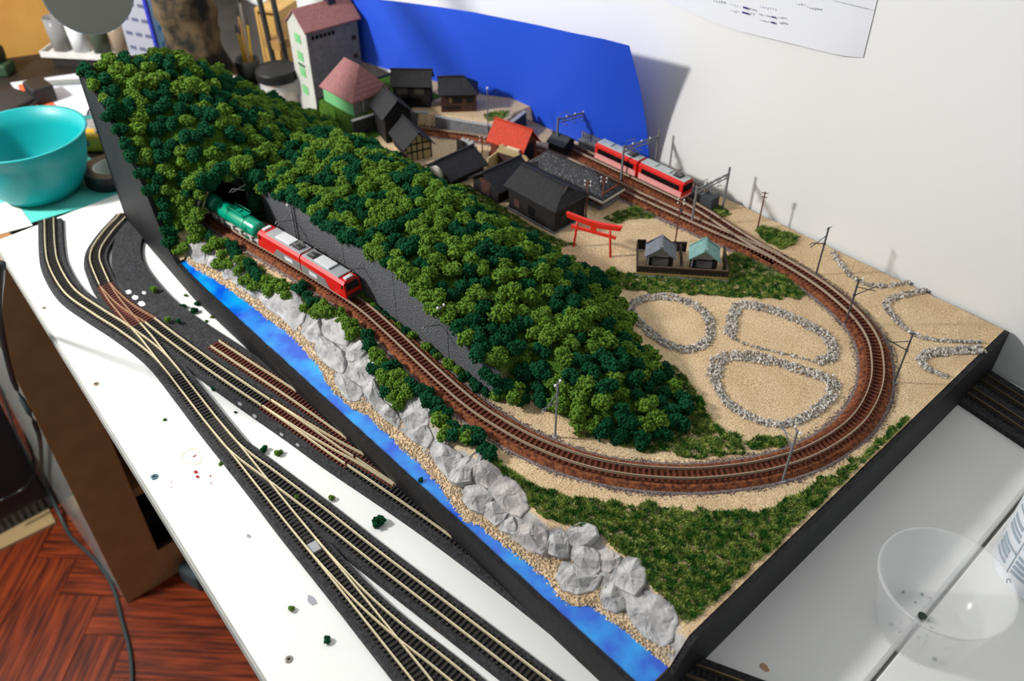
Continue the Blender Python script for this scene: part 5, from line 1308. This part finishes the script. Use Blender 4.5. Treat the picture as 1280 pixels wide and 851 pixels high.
for i, (u, v, r, lab) in enumerate([(368, 650, .0045, 'grey glue smear left of the middle turnout'), (383, 672, .0050, 'larger grey glue smear by the pale block'), (395, 690, .0040, 'grey glue smear just below the pale block'), (300, 505, .0030, 'grey glue smear under the second turnout'), (318, 520, .0032, 'grey glue smear beside the rust turnout start'), (372, 556, .0026, 'grey glue smear along the rust turnout'), (352, 543, .0026, 'thin grey glue smear higher along the rust turnout')]):
    spot(u, v, r, lab, M_gglue, 'glue patch', z=.0040, seed=60 + i, asp=.45)
def screw(u, v, r, m_, lab):
    p = P(u, v, 0); t = thing('screw', lab, 'screw', (p.x, p.y, 0), .6)
    MB().lathe([(r, 0), (r, .0003), (r * .8, .0007), (0, .0007)], n=20).build('screw_head', m_, t)
    MB().box(-r * .55, r * .55, -r * .13, r * .13, .0007, .0008).build('cross_slot', M_win, t); MB().box(-r * .13, r * .13, -r * .55, r * .55, .0007, .0008).build('cross_slot', M_win, t)
screw(193, 596, .0034, mat('blued_steel', (.12, .22, .26, 1), .35, metal=.7), 'blue green cross head screw near the table edge')
screw(120, 480, .0028, mat('brass_screw', (.30, .24, .16, 1), .45, metal=.6), 'dull brass screw higher up the table edge')
screw(361, 824, .0030, mat('steel_screw', (.35, .33, .28, 1), .4, metal=.6), 'steel screw with pale ring at the bottom of the table')
screw(55, 385, .0022, MATS['brass_screw'], 'small dark screw left of the curved track')
# rail joint block
p = P(392, 685, ZB); tag(MB().box(-.005, .005, -.0045, .0045, 0, .0016).build('joint_block', M_lgrey, loc=(p.x, p.y, ZB), rz=-.1, bevel=.0005), 'pale grey filler block between the rails of the turnout', 'block')

# ================================================================== left: bowl, tools and shelf things
M_teal = mat('teal_plastic', (0.0, 0.33, 0.34, 1), .42, var=.06, scale=10)
pbw = P(54, 238, -.0035)
t = thing('plastic_bowl', 'deep teal plastic mixing bowl at the left edge', 'bowl', (pbw.x, pbw.y, -.0035))
R = .071; Hb = .076
prof = [(0, 0), (.034, 0), (.044, .003), (.055, .016), (.062, .035), (.067, .057), (R, Hb), (R + .0028, Hb + .0008), (R + .0026, Hb + .0024), (R - .0014, Hb + .0020), (.0648, .057), (.0595, .036), (.0520, .018), (.041, .0065), (0, .004)]
MB().lathe(prof, n=64).build('bowl_shell', M_teal, t, smooth=True)
o = MB().prism([(q.x + 1.128, q.y - .245) for q in [P(a_, b_, -.0035) for a_, b_ in ((-40, 312), (2, 290), (148, 246), (152, 214), (60, 176), (-60, 190))]], 0, .0012).build('cutting_mat', mat('teal_mat', (0.10, .58, .50, 1), .6, var=.06, scale=20), loc=(-1.128, .245, -.0038)); tag(o, 'teal green mat on the desk under the bowl', 'mat')
o = MB().prism([(-.05, -.012), (.03, -.02), (.04, .03), (-.03, .035)], 0, .0006).build('spattered_paper', mat('spattered_paper', (.68, .68, .64, 1), .7, c2=(.03, .03, .03, 1), scale=60, lo=.24, hi=.30), loc=(-1.062, .150, -.0022)); tag(o, 'paint spattered white paper at the table corner below the bowl', 'paper')
# tape roll
M_tape = mat('black_tape', (.010, .013, .014, 1), .35); M_core = mat('tape_core', (.62, .60, .55, 1), .7)
p = P(146, 214, .01)
t = thing('tape_roll', 'black tape roll with white core beside the black panel', 'tape roll', (-1.062, .296, -.0022))
MB().lathe([(.021, 0), (.034, 0), (.034, .019), (.021, .019)], n=40, close=True).build('tape', M_tape, t)
MB().lathe([(.0195, .0005), (.021, .0005), (.021, .0185), (.0195, .0185)], n=40, close=True).build('core', M_core, t)
# yellow tape measure
p = P(120, 183, 0)
t = thing('tape_measure', 'yellow tape measure lying behind the bowl', 'tape measure', (p.x, p.y, -.0035), CA)
MB().box(-.020, .022, -.012, .012, 0, .026).build('case', mat('yellow_plastic', (.60, .36, .02, 1), .4, var=.2, scale=40), t, bevel=.006, seg=3)
MB().box(-.010, -.001, -.0126, -.0118, .010, .019).build('badge', mat('grey_badge', (.12, .11, .10, 1), .5), t)
MB().lathe([(.007, 0), (.007, .003), (0, .003)], (.012, 0, .026), 18).build('button', mat('silver', (.45, .45, .45, 1), .3, metal=.8), t)
MB().box(-.026, -.019, -.006, .006, 0, .004).build('tongue', MATS['silver'], t)
p = P(120, 165, 0)
o = MB().lathe([(0, 0), (.016, 0), (.017, .004), (.017, .012), (.012, .016), (0, .017)], n=28).build('round_tin', mat('tin_grey', (.25, .25, .23, 1), .45), loc=(p.x - .005, p.y, -.0035)); tag(o, 'round grey tin behind the yellow tape measure', 'tin')
p = P(118, 150, 0); o = MB().cbox(0, 0, .004, .030, .012, .008, CA).build('teal_strip', mat('dull_teal', (.03, .19, .19, 1), .5), loc=(p.x, p.y, -.0035)); tag(o, 'small dull teal block beside the black panel top', 'block')
# papers
def sheet(name, px, m_, label, z=-.0035, h=.0008):
    pts = [P(u, v, z) for u, v in px]; c = sum(pts, Vector()) / len(pts)
    return tag(MB().prism([(p.x - c.x, p.y - c.y) for p in pts], 0, h).build(name, m_, loc=(c.x, c.y, z)), label, 'paper')
M_wp = mat('white_paper', (.66, .66, .72, 1), .8); M_or = mat('orange_print', (.75, .13, .03, 1), .7)
sheet('drawing_paper', [(13, 104), (112, 90), (130, 160), (78, 178), (45, 146)], M_wp, 'white drawing paper with orange borders on the dark desk')
sheet('orange_label', [(22, 107), (38, 103), (40, 110), (32, 112), (36, 122), (31, 124)], M_or, 'orange border strip left of the black adapter', z=-.0026)
sheet('orange_label', [(40, 128), (62, 124), (80, 143), (70, 145), (62, 134), (52, 144), (48, 140)], M_or, 'orange patch below the black adapter', z=-.0026)
p = P(52, 122, 0); t = thing('power_adapter', 'black power adapter lying on the drawing paper', 'power adapter', (p.x, p.y, -.0018), CA + .2)
MB().box(-.022, .022, -.014, .016, 0, .024).build('adapter_case', mat('adapter_black', (.014, .013, .012, 1), .5), t, bevel=.003)
cab = [P(34, 122, .008), P(18, 127, .002), P(6, 133, .0), P(4, 142, .0), P(-8, 150, .0)]
MB().tube([c - Vector((p.x, p.y, -.0018)) for c in [Vector(q) for q in cab]], .0022, 6).build('adapter_cable', M_win, t); t.children[-1].rotation_euler.z = -(CA + .2)
p = P(75, 103, 0); o = MB().cbox(0, 0, .002, .085, .012, .004, CA + .12).build('steel_ruler', mat('grey_ruler', (.24, .26, .25, 1), .5), loc=(p.x, p.y, -.0022)); tag(o, 'grey metal ruler across the drawing paper', 'ruler')
pts = [P(u, v, .0) for u, v in ((126, 125), (112, 137), (109, 146), (113, 147), (106, 149), (108, 157), (104, 166))]; b0 = pts[0].copy()
tag(MB().tube([q - b0 for q in crspline(pts, .004)], .0016, 6).build('thin_cable', M_win, loc=b0), 'thin black cable curling beside the black panel', 'cable')
p = P(6, 90, 0); t = thing('green_case', 'dark green case at the far left edge', 'case', (p.x, p.y, -.0035), CA)
MB().box(-.05, .010, -.012, .02, 0, .018).build('case_base', mat('dark_green', (.025, .06, .03, 1), .5), t, bevel=.003); MB().box(-.05, .002, -.006, .02, .018, .040).build('case_top', mat('near_black', (.012, .016, .014, 1), .45), t, bevel=.004)
p = P(10, 132, 0); o = MB().cbox(0, 0, .006, .06, .07, .012, CA - .5).build('black_pouch', mat('pouch_black', (.020, .016, .015, 1), .7), loc=(p.x, p.y, -.0035), bevel=.003); tag(o, 'black flat pouch left of the drawing paper', 'pouch')
# wood panel at the back left
M_tanw = mat('tan_board', (.52, .27, .055, 1), .7, c2=(.44, .21, .04, 1), scale=14)
a_, b_ = P(-60, 82, -.004), P(185, 50, -.004)
d = b_ - a_; L = d.length; o = MB().box(0, L, 0, .012, 0, .30).build('wood_board', M_tanw, loc=(a_.x, a_.y, -.0035), rz=atan2(d.y, d.x)); tag(o, 'tan wooden board standing upright behind the desk', 'board')
# tray with cups
p = P(118, 68, .01); ta = CA - .12
t = thing('plastic_tray', 'white shallow plastic tray holding cups in front of the tan board', 'tray', (p.x, p.y, .012), ta)
MB().box(-.072, .072, -.024, .024, 0, .003).build('tray_floor', M_white, t, bevel=.001)
for y in (-.024, .024): MB().box(-.074, .074, y - .001, y + .001, 0, .009).build('tray_rim', M_white, t)
for x in (-.074, .074): MB().box(x - .001, x + .001, -.024, .024, 0, .009).build('tray_rim', M_white, t)
MB().box(-.06, .06, -.02, .02, -.0155, 0).build('tray_foot', mat('dark_foot', (.02, .015, .012, 1), .7), t)
def cupn(dx, lab, r, h, m_, fill=None):
    c = p + Vector((cos(ta) * dx, sin(ta) * dx, 0)); t2 = thing('small_cup', lab, 'cup', (c.x, c.y, .0153))
    MB().lathe([(0, 0), (r * .85, 0), (r, h), (r - .0012, h), (r * .85 - .001, .0012), (0, .0012)], n=28).build('cup_wall', m_, t2, smooth=True)
    if fill: MB().lathe([(0, .0014), (r * .80, .0014), (r * .86, h * .45), (0, h * .45)], n=24).build('contents', fill, t2)
cupn(-.050, 'clear tall cup at the left end of the tray', .0155, .052, mat('smoky_plastic', (.55, .55, .55, 1), .2, trans=.6, ior=1.2), mat('brown_dregs', (.25, .20, .15, 1), .7))
cupn(-.018, 'white cup second on the tray', .0150, .050, mat('milky_plastic', (.75, .76, .78, 1), .3))
cupn(.016, 'dark green cup in the middle of the tray', .0150, .046, mat('dark_green_cup', (.05, .065, .04, 1), .4))
cupn(.050, 'clear tan cup at the right end of the tray', .0155, .048, mat('tan_plastic', (.55, .42, .30, 1), .2, trans=.5, ior=1.2))
# desk lamp: grey round head and double arm
M_lampg = mat('lamp_grey', (.22, .22, .19, 1), .6); M_lampr = mat('lamp_rim', (.36, .40, .43, 1), .35, metal=.3)
hc = CAMP + ray(109, -13).normalized() * 1.05
base = Vector((-1.127, .588, 0))
t = thing('desk_lamp', 'grey desk lamp with round head and double tube arm', 'desk lamp', (base.x, base.y, -.0035))
bl = Vector((base.x, base.y, -.0035))
rel = hc - bl; view = (CAMP - hc).normalized(); nrm = (view + Vector((.10, -.05, -.12))).normalized()
sx_ = nrm.cross(Vector((0, 0, 1))).normalized(); sy_ = sx_.cross(nrm)
def disc(r0, r1, d0, d1, name, m_):
    n = 48; vs = []
    for r, dd in ((0, d0), (r0, d0), (r1, d1), (0, d1)):
        for j in range(n): vs.append(rel + (sx_ * cos(2 * pi * j / n) + sy_ * sin(2 * pi * j / n)) * r + nrm * dd)
    fs = [(i * n + j, i * n + (j + 1) % n, (i + 1) * n + (j + 1) % n, (i + 1) * n + j) for i in range(3) for j in range(n)]
    MB().add(vs, fs).build(name, m_, t, smooth=False)
disc(.037, .0438, -.020, .0, 'lamp_shade', M_lampr); disc(.0422, .0422, 0, .0012, 'lamp_cover', M_lampg)
el = Vector((-.045, .0, .46))
for s_ in (-1, 1):
    o_ = Vector((.008 * s_, .006 * s_, 0))
    MB().tube([Vector((0, 0, .012)) + o_, el + o_], .0042, 8).build('lower_arm', mat('arm_grey', (.13, .13, .13, 1), .4, metal=.5), t, smooth=True)
    MB().tube([el + o_, rel - nrm * .03 + o_ + Vector((0, 0, .06)), rel - nrm * .018], .0042, 8).build('upper_arm', MATS['arm_grey'], t, smooth=True)
MB().lathe([(0, 0), (.030, 0), (.030, .012), (.014, .018), (0, .018)], n=32).build('lamp_base', M_lampg, t)
MB().cbox(-.012, .004, .075, .030, .020, .012, .3).build('clamp', mat('wood_clamp', (.35, .19, .06, 1), .7), t)
# printed cartons
def carton(u, v, w_, d_, h_, rz, ms, lab, dz=-.0035):
    p = P(u, v, 0); t = thing('printed_carton', lab, 'carton', (p.x, p.y, dz), rz)
    MB().box(-w_, 0, 0, d_, 0, h_).build('carton_body', ms[0], t)
    for r in range(6):
        for c in range(3):
            MB().box(-w_ * (.9 - c * .31), -w_ * (.9 - c * .31) + w_ * .2, -.0006, .0002, h_ * (.08 + r * .15), h_ * (.08 + r * .15) + h_ * .035).build('print_block', ms[1], t)
    MB().box(-.0002, .0006, 0, d_, 0, h_).build('blue_side', ms[2], t)
    for r in range(5): MB().box(.0004, .0010, d_ * .2, d_ * .7, h_ * (.1 + r * .17), h_ * (.1 + r * .17) + h_ * .05).build('blue_print', ms[3], t)
    MB().box(-.004, .0011, -.0011, .004, 0, h_ * 1.001).build('blue_spine', mat('spine_blue', (.02, .03, .42, 1), .5), t)
carton(205, 92, .060, .055, .150, CA - .42, (mat('carton_grey', (.36, .36, .42, 1), .6), mat('slate_print', (.10, .11, .18, 1), .6), mat('carton_blue', (.25, .48, .78, 1), .5), mat('cyan_print', (.05, .25, .62, 1), .5)), 'grey and blue printed carton standing behind the hill')
# bark like rock
p = P(255, 106, 0); t_b = MB(); n = 26; lev = 22; vs, fs = [], []
for j in range(lev + 1):
    z = .20 * j / lev; rr = tab(j / lev, [(0, .050), (.25, .044), (.5, .038), (.8, .040), (1, .043)])
    for i in range(n):
        a = 2 * pi * i / n; q = Vector((cos(a), sin(a) * .7, 0)); r = rr * (1 + .25 * noise.noise((q.x * 2, q.y * 2, z * 22)) + .12 * noise.noise((q.x * 6, q.y * 6, z * 60)))
        vs.append((q.x * r - .10 * (z - .05) * .6, q.y * r, z))
for j in range(lev):
    for i in range(n): fs.append((j * n + i, j * n + (i + 1) % n, (j + 1) * n + (i + 1) % n, (j + 1) * n + i))
fs += [tuple(range(n - 1, -1, -1)), tuple(range(lev * n, lev * n + n))]
o = t_b.add(vs, fs).build('bark_rock', mat('mottled_bark', (.13, .085, .04, 1), .9, c2=(.010, .008, .006, 1), scale=34, detail=6, bump=.8, bscale=80, lo=.42, hi=.60), loc=(p.x, p.y, -.0035), smooth=True, rz=CA); tag(o, 'mottled brown bark textured model rock standing behind the hill', 'model rock')
# brushes in a dark cup
p = P(307, 98, 0) + Vector((.004, .006, 0)); t = thing('brush_cup', 'dark cup holding yellow handled brushes', 'cup', (p.x, p.y, -.0035))
MB().lathe([(0, 0), (.016, 0), (.019, .034), (.0175, .034), (.0145, .002), (0, .002)], n=28).build('cup_wall', mat('cup_black', (.02, .022, .02, 1), .4), t, smooth=True)
g = random.Random(6)
for i, (m_, hh) in enumerate([(mat('brush_yellow', (.70, .47, .02, 1), .4), .085), (MATS['brush_yellow'], .075), (MATS['brush_yellow'], .066), (mat('brush_pale', (.75, .70, .62, 1), .5), .115), (M_white, .12), (M_win, .09), (mat('brush_tan', (.55, .30, .10, 1), .6), .10)]):
    x, y = g.uniform(-.006, .006), g.uniform(-.006, .006); bu = MB().tube([(x, y, .003), (x * 2.2, y * 2.2, hh)], [.0018, .0014], 6).build('brush', m_, t); MB().tube([(x * 2.2, y * 2.2, hh), (x * 2.4, y * 2.4, hh + .012)], [.0016, .0006], 6).build('brush_tip', mat('brush_black', (.02, .02, .02, 1), .5), bu)
for i, (u, v, r, lab) in enumerate([(297, 108, .014, 'white crumpled tissue left of the black lidded jar'), (312, 112, .008, 'small white ball beside the dark brush cup')]):
    p = P(u, v, 0); mb = MB(); bm_ = bmesh.new(); bmesh.ops.create_icosphere(bm_, subdivisions=3, radius=r)
    for v_ in bm_.verts: v_.co *= 1 + .3 * noise.noise(v_.co * 130 + Vector((i * 5, 0, 0))); v_.co.z = max(v_.co.z, -r * .6)
    me = bpy.data.meshes.new('tissue'); bm_.to_mesh(me); bm_.free(); me.materials.append(M_white); o = put('tissue', me, None, None, (p.x - .004, p.y - .004, -.0035 + r * .6)); tag(o, lab, 'tissue')
# blue wall scrap, wooden box, jar
p = PY(280, 15, .752); o = MB().box(-.008, .008, -.0008, 0, -.014, .014).build('blue_tab', mat('sky_blue_tab', (.02, .35, .75, 1), .6), loc=(p.x, .7555, p.z)); tag(o, 'small sky blue tab stuck on the wall', 'tab')
p = P(336, 102, 0); t = thing('wooden_box', 'open tan wooden box standing behind the jar', 'box', (-1.186, .622, -.0035), CA - .35)
M_bx = mat('box_wood', (.62, .36, .10, 1), .6, var=.15, scale=20)
for x in (-.020, .016): MB().box(x, x + .004, -.02, .03, 0, .105).build('side_board', M_bx, t)
MB().box(-.016, .016, .026, .030, 0, .105).build('back_board', M_bx, t); MB().box(-.020, .020, -.02, .03, .105, .109).build('top_board', M_bx, t); MB().box(-.016, .016, -.02, .03, 0, .004).build('bottom_board', M_bx, t)
MB().box(-.016, .010, -.019, -.015, .004, .10).build('front_board', M_bx, t)
p = Vector((-1.070, .549, 0))
t = thing('glass_jar', 'glass jar with black screw lid behind the hill', 'jar', (p.x, p.y, -.0035))
M_glass = mat('jar_glass', (.85, .87, .87, 1), .05, alpha=.25)
MB().lathe([(0, 0), (.024, 0), (.026, .003), (.026, .052), (.022, .060), (.0205, .060), (.0245, .051), (.0245, .004), (0, .002)], n=40).build('jar_glass', M_glass, t, smooth=True)
MB().lathe([(0, .0035), (.022, .0035), (.022, .042), (0, .042)], n=32).build('contents', mat('peach_putty', (.60, .38, .24, 1), .6), t)
MB().lathe([(0, .058), (.0285, .058), (.0290, .060), (.0290, .069), (.0275, .0715), (.0245, .0700), (0, .0700)], n=44).build('lid', mat('black_lid', (.010, .010, .010, 1), .5, spec=.3), t)

# ================================================================== under the table
M_case = mat('bookcase_brown', (.42, .21, .085, 1), .55, var=.15, scale=30); M_side = mat('bookcase_side', (.50, .50, .46, 1), .18, var=.1, scale=6, coat=.3)
bx, by0, by1, ztop, zb = -1.055, .097, .60, -.06, -.7275
t = thing('bookcase', 'brown framed bookcase standing under the table', 'bookcase', (bx, by0, zb))
Hc = ztop - zb
MB().box(-.45, -.002, 0, .018, 0, Hc).build('side_panel', M_side, t)
MB().box(-.0019, 0, -.0005, .075, 0, Hc).build('front_stile', M_case, t); MB().box(-.0019, 0, .075, by1 - by0, 0, .075).build('bottom_rail', M_case, t)
MB().box(-.45, -.002, .018, by1 - by0, 0, .02).build('bottom_board', M_case, t); MB().box(-.45, -.44, .018, by1 - by0, .02, Hc).build('back_board', M_win, t)
MB().box(-.45, -.002, .018, by1 - by0, Hc - .02, Hc).build('top_board', M_case, t)
for z in (.20, .42): MB().box(-.43, -.012, .018, by1 - by0, z, z + .018).build('shelf', M_case, t)
g = random.Random(2); y = .020; i = 0
LB = ['black', 'dark brown', 'dark green', 'burnt orange', 'ochre', 'deep brown', 'near black', 'rust brown', 'dim grey', 'dark olive', 'dark red', 'tan']
CB = [(.012, .010, .009), (.06, .028, .012), (.02, .03, .015), (.22, .07, .015), (.16, .09, .025), (.04, .02, .012), (.010, .010, .012), (.13, .04, .015), (.05, .05, .05), (.03, .03, .012), (.16, .015, .012), (.2, .13, .06)]
while y < .24 and i < 12:
    th = g.uniform(.012, .022); hb = g.uniform(.15, .19)
    o = thing('book', LB[i] + ' book on the middle shelf under the table, place ' + ['one', 'two', 'three', 'four', 'five', 'six', 'seven', 'eight', 'nine', 'ten', 'eleven', 'twelve'][i] + ' from the side panel', 'book', (bx - .10, by0 + y, zb + .2185), 0, 'books on the middle shelf')
    MB().box(-.12, .0, 0, th, 0, hb).build('cover', mat('cover_' + LB[i].replace(' ', '_'), CB[i] + (1,), .6), o); MB().box(-.118, -.002, .0015, th - .0015, hb, hb + .0004).build('pages', mat('pages', (.4, .36, .28, 1), .9), o)
    y += th + .001; i += 1
for k, (yy, zz, w_, c_, lab) in enumerate([(.10, .44, .04, (.35, .01, .012), 'red box on the upper shelf under the table'), (.16, .0205, .10, (.50, .07, .01), 'orange red bag on the bottom of the bookcase'), (.09, .0205, .06, (.02, .015, .012), 'dark bundle on the bottom of the bookcase')]):
    bm_ = bmesh.new(); bmesh.ops.create_cube(bm_, size=1); bmesh.ops.subdivide_edges(bm_, edges=bm_.edges, cuts=5, use_grid_fill=True)
    for v_ in bm_.verts: v_.co *= 1 + .12 * noise.noise(v_.co * 4 + Vector((k * 3, 0, 0)))
    me = bpy.data.meshes.new('bundle'); bm_.to_mesh(me); bm_.free(); me.materials.append(mat('bundle_%d' % k, c_ + (1,), .7, var=.4, scale=40))
    o = put('stored_bundle', me, None, None, (bx - .09, by0 + yy, zb + zz + (.05 if k else .04)), 0, (w_ * 1.1, w_, .085)); tag(o, lab, 'bundle')
p = P(238, 735, zb); o = MB().cbox(0, 0, .02, .05, .06, .04, .3).build('grey_pouch', mat('blue_grey_cloth', (.05, .07, .08, 1), .8), loc=(p.x - .01, p.y + .03, zb), bevel=.008, seg=3); tag(o, 'blue grey cloth pouch on the floor under the table', 'pouch')
# cardboard, computer case and cables
M_card = mat('cardboard', (.40, .28, .13, 1), .85, var=.08, scale=20); M_cedge = mat('cardboard_edge', (.10, .06, .03, 1), .9)
c0, c1 = P(-6, 692, zb), P(108, 636, zb); d = (c1 - c0).normalized(); nn = Vector((-d.y, d.x, 0)); L = (c1 - c0).length
t = thing('cardboard_sheet', 'flat corrugated cardboard sheet on the floor', 'cardboard', (c0.x, c0.y, zb), atan2(d.y, d.x))
MB().box(-.12, L * .66, .0, .20, 0, .0008).build('liner', M_card, t); MB().box(-.12, L * .66, .0, .20, .0042, .005).build('liner', M_card, t)
fm = MB()
for i in range(30): fm.cbox(-.118 + i * .0068, .10, .0025, .0012, .196, .0034, .0)
tag(fm.build('fluting', M_cedge, t), kind='stuff')
p = P(22, 600, zb + .005); t = thing('computer_case', 'black computer case standing on the cardboard', 'computer', (-1.338, -.002, zb + .005), pi / 2)
M_pc = mat('case_black', (.009, .010, .014, 1), .4)
MB().box(-.24, .088, .0, .13, .030, .36).build('case_body', M_pc, t, bevel=.004)
MB().box(-.24, .088, .004, .008, .0, .030).build('vent_panel', mat('vent_grey', (.10, .11, .13, 1), .5), t)
for i in range(27): MB().box(-.238 + i * .012, -.232 + i * .012, .003, .0045, .004, .027).build('vent_slot', M_win, t)
for x in (-.20, .05): MB().box(x, x + .02, .012, .12, 0, .030).build('foot', M_pc, t)
def cable(label, px, zs, r, m_, main=False):
    pts = [(P(u, v, z) if z is not None else PY(u, v, .090) if main else PX(u, v, -1.325)) for (u, v), z in zip(px, zs)]; path = crspline(pts, .02); b0 = path[0].copy()
    tag(MB().tube([q - b0 for q in path], r, 8).build('cable', m_, loc=b0, smooth=True), label, 'cable')
M_cg = mat('cable_grey_green', (.035, .05, .052, 1), .45)
zf = zb + .0035
cable('thick dark grey cable winding across the parquet floor', [(2, 330), (0, 400), (18, 480), (48, 540), (55, 600), (78, 650), (88, 672), (120, 700), (142, 735), (152, 775), (164, 820), (165, 880)], [None, None, None, None, None, zb + .009, zf, zf, zf, zf, zf, zf], .0033, M_cg, True)
cable('thin black cable hanging beside the computer case', [(-6, 420), (14, 490), (32, 540), (44, 580), (40, 605), (10, 622), (-10, 630)], [None, None, None, None, None, None, None], .0025, M_win)
cable('second thin cable hanging nearest the left edge', [(-8, 450), (6, 500), (22, 545), (38, 575), (46, 590)], [None, None, None, None, None], .0020, M_cg)
cable('white cable loop by the thick grey cable', [(56, 568), (62, 562), (70, 580), (70, 592), (60, 588), (56, 578)], [None] * 6, .0035, M_white)
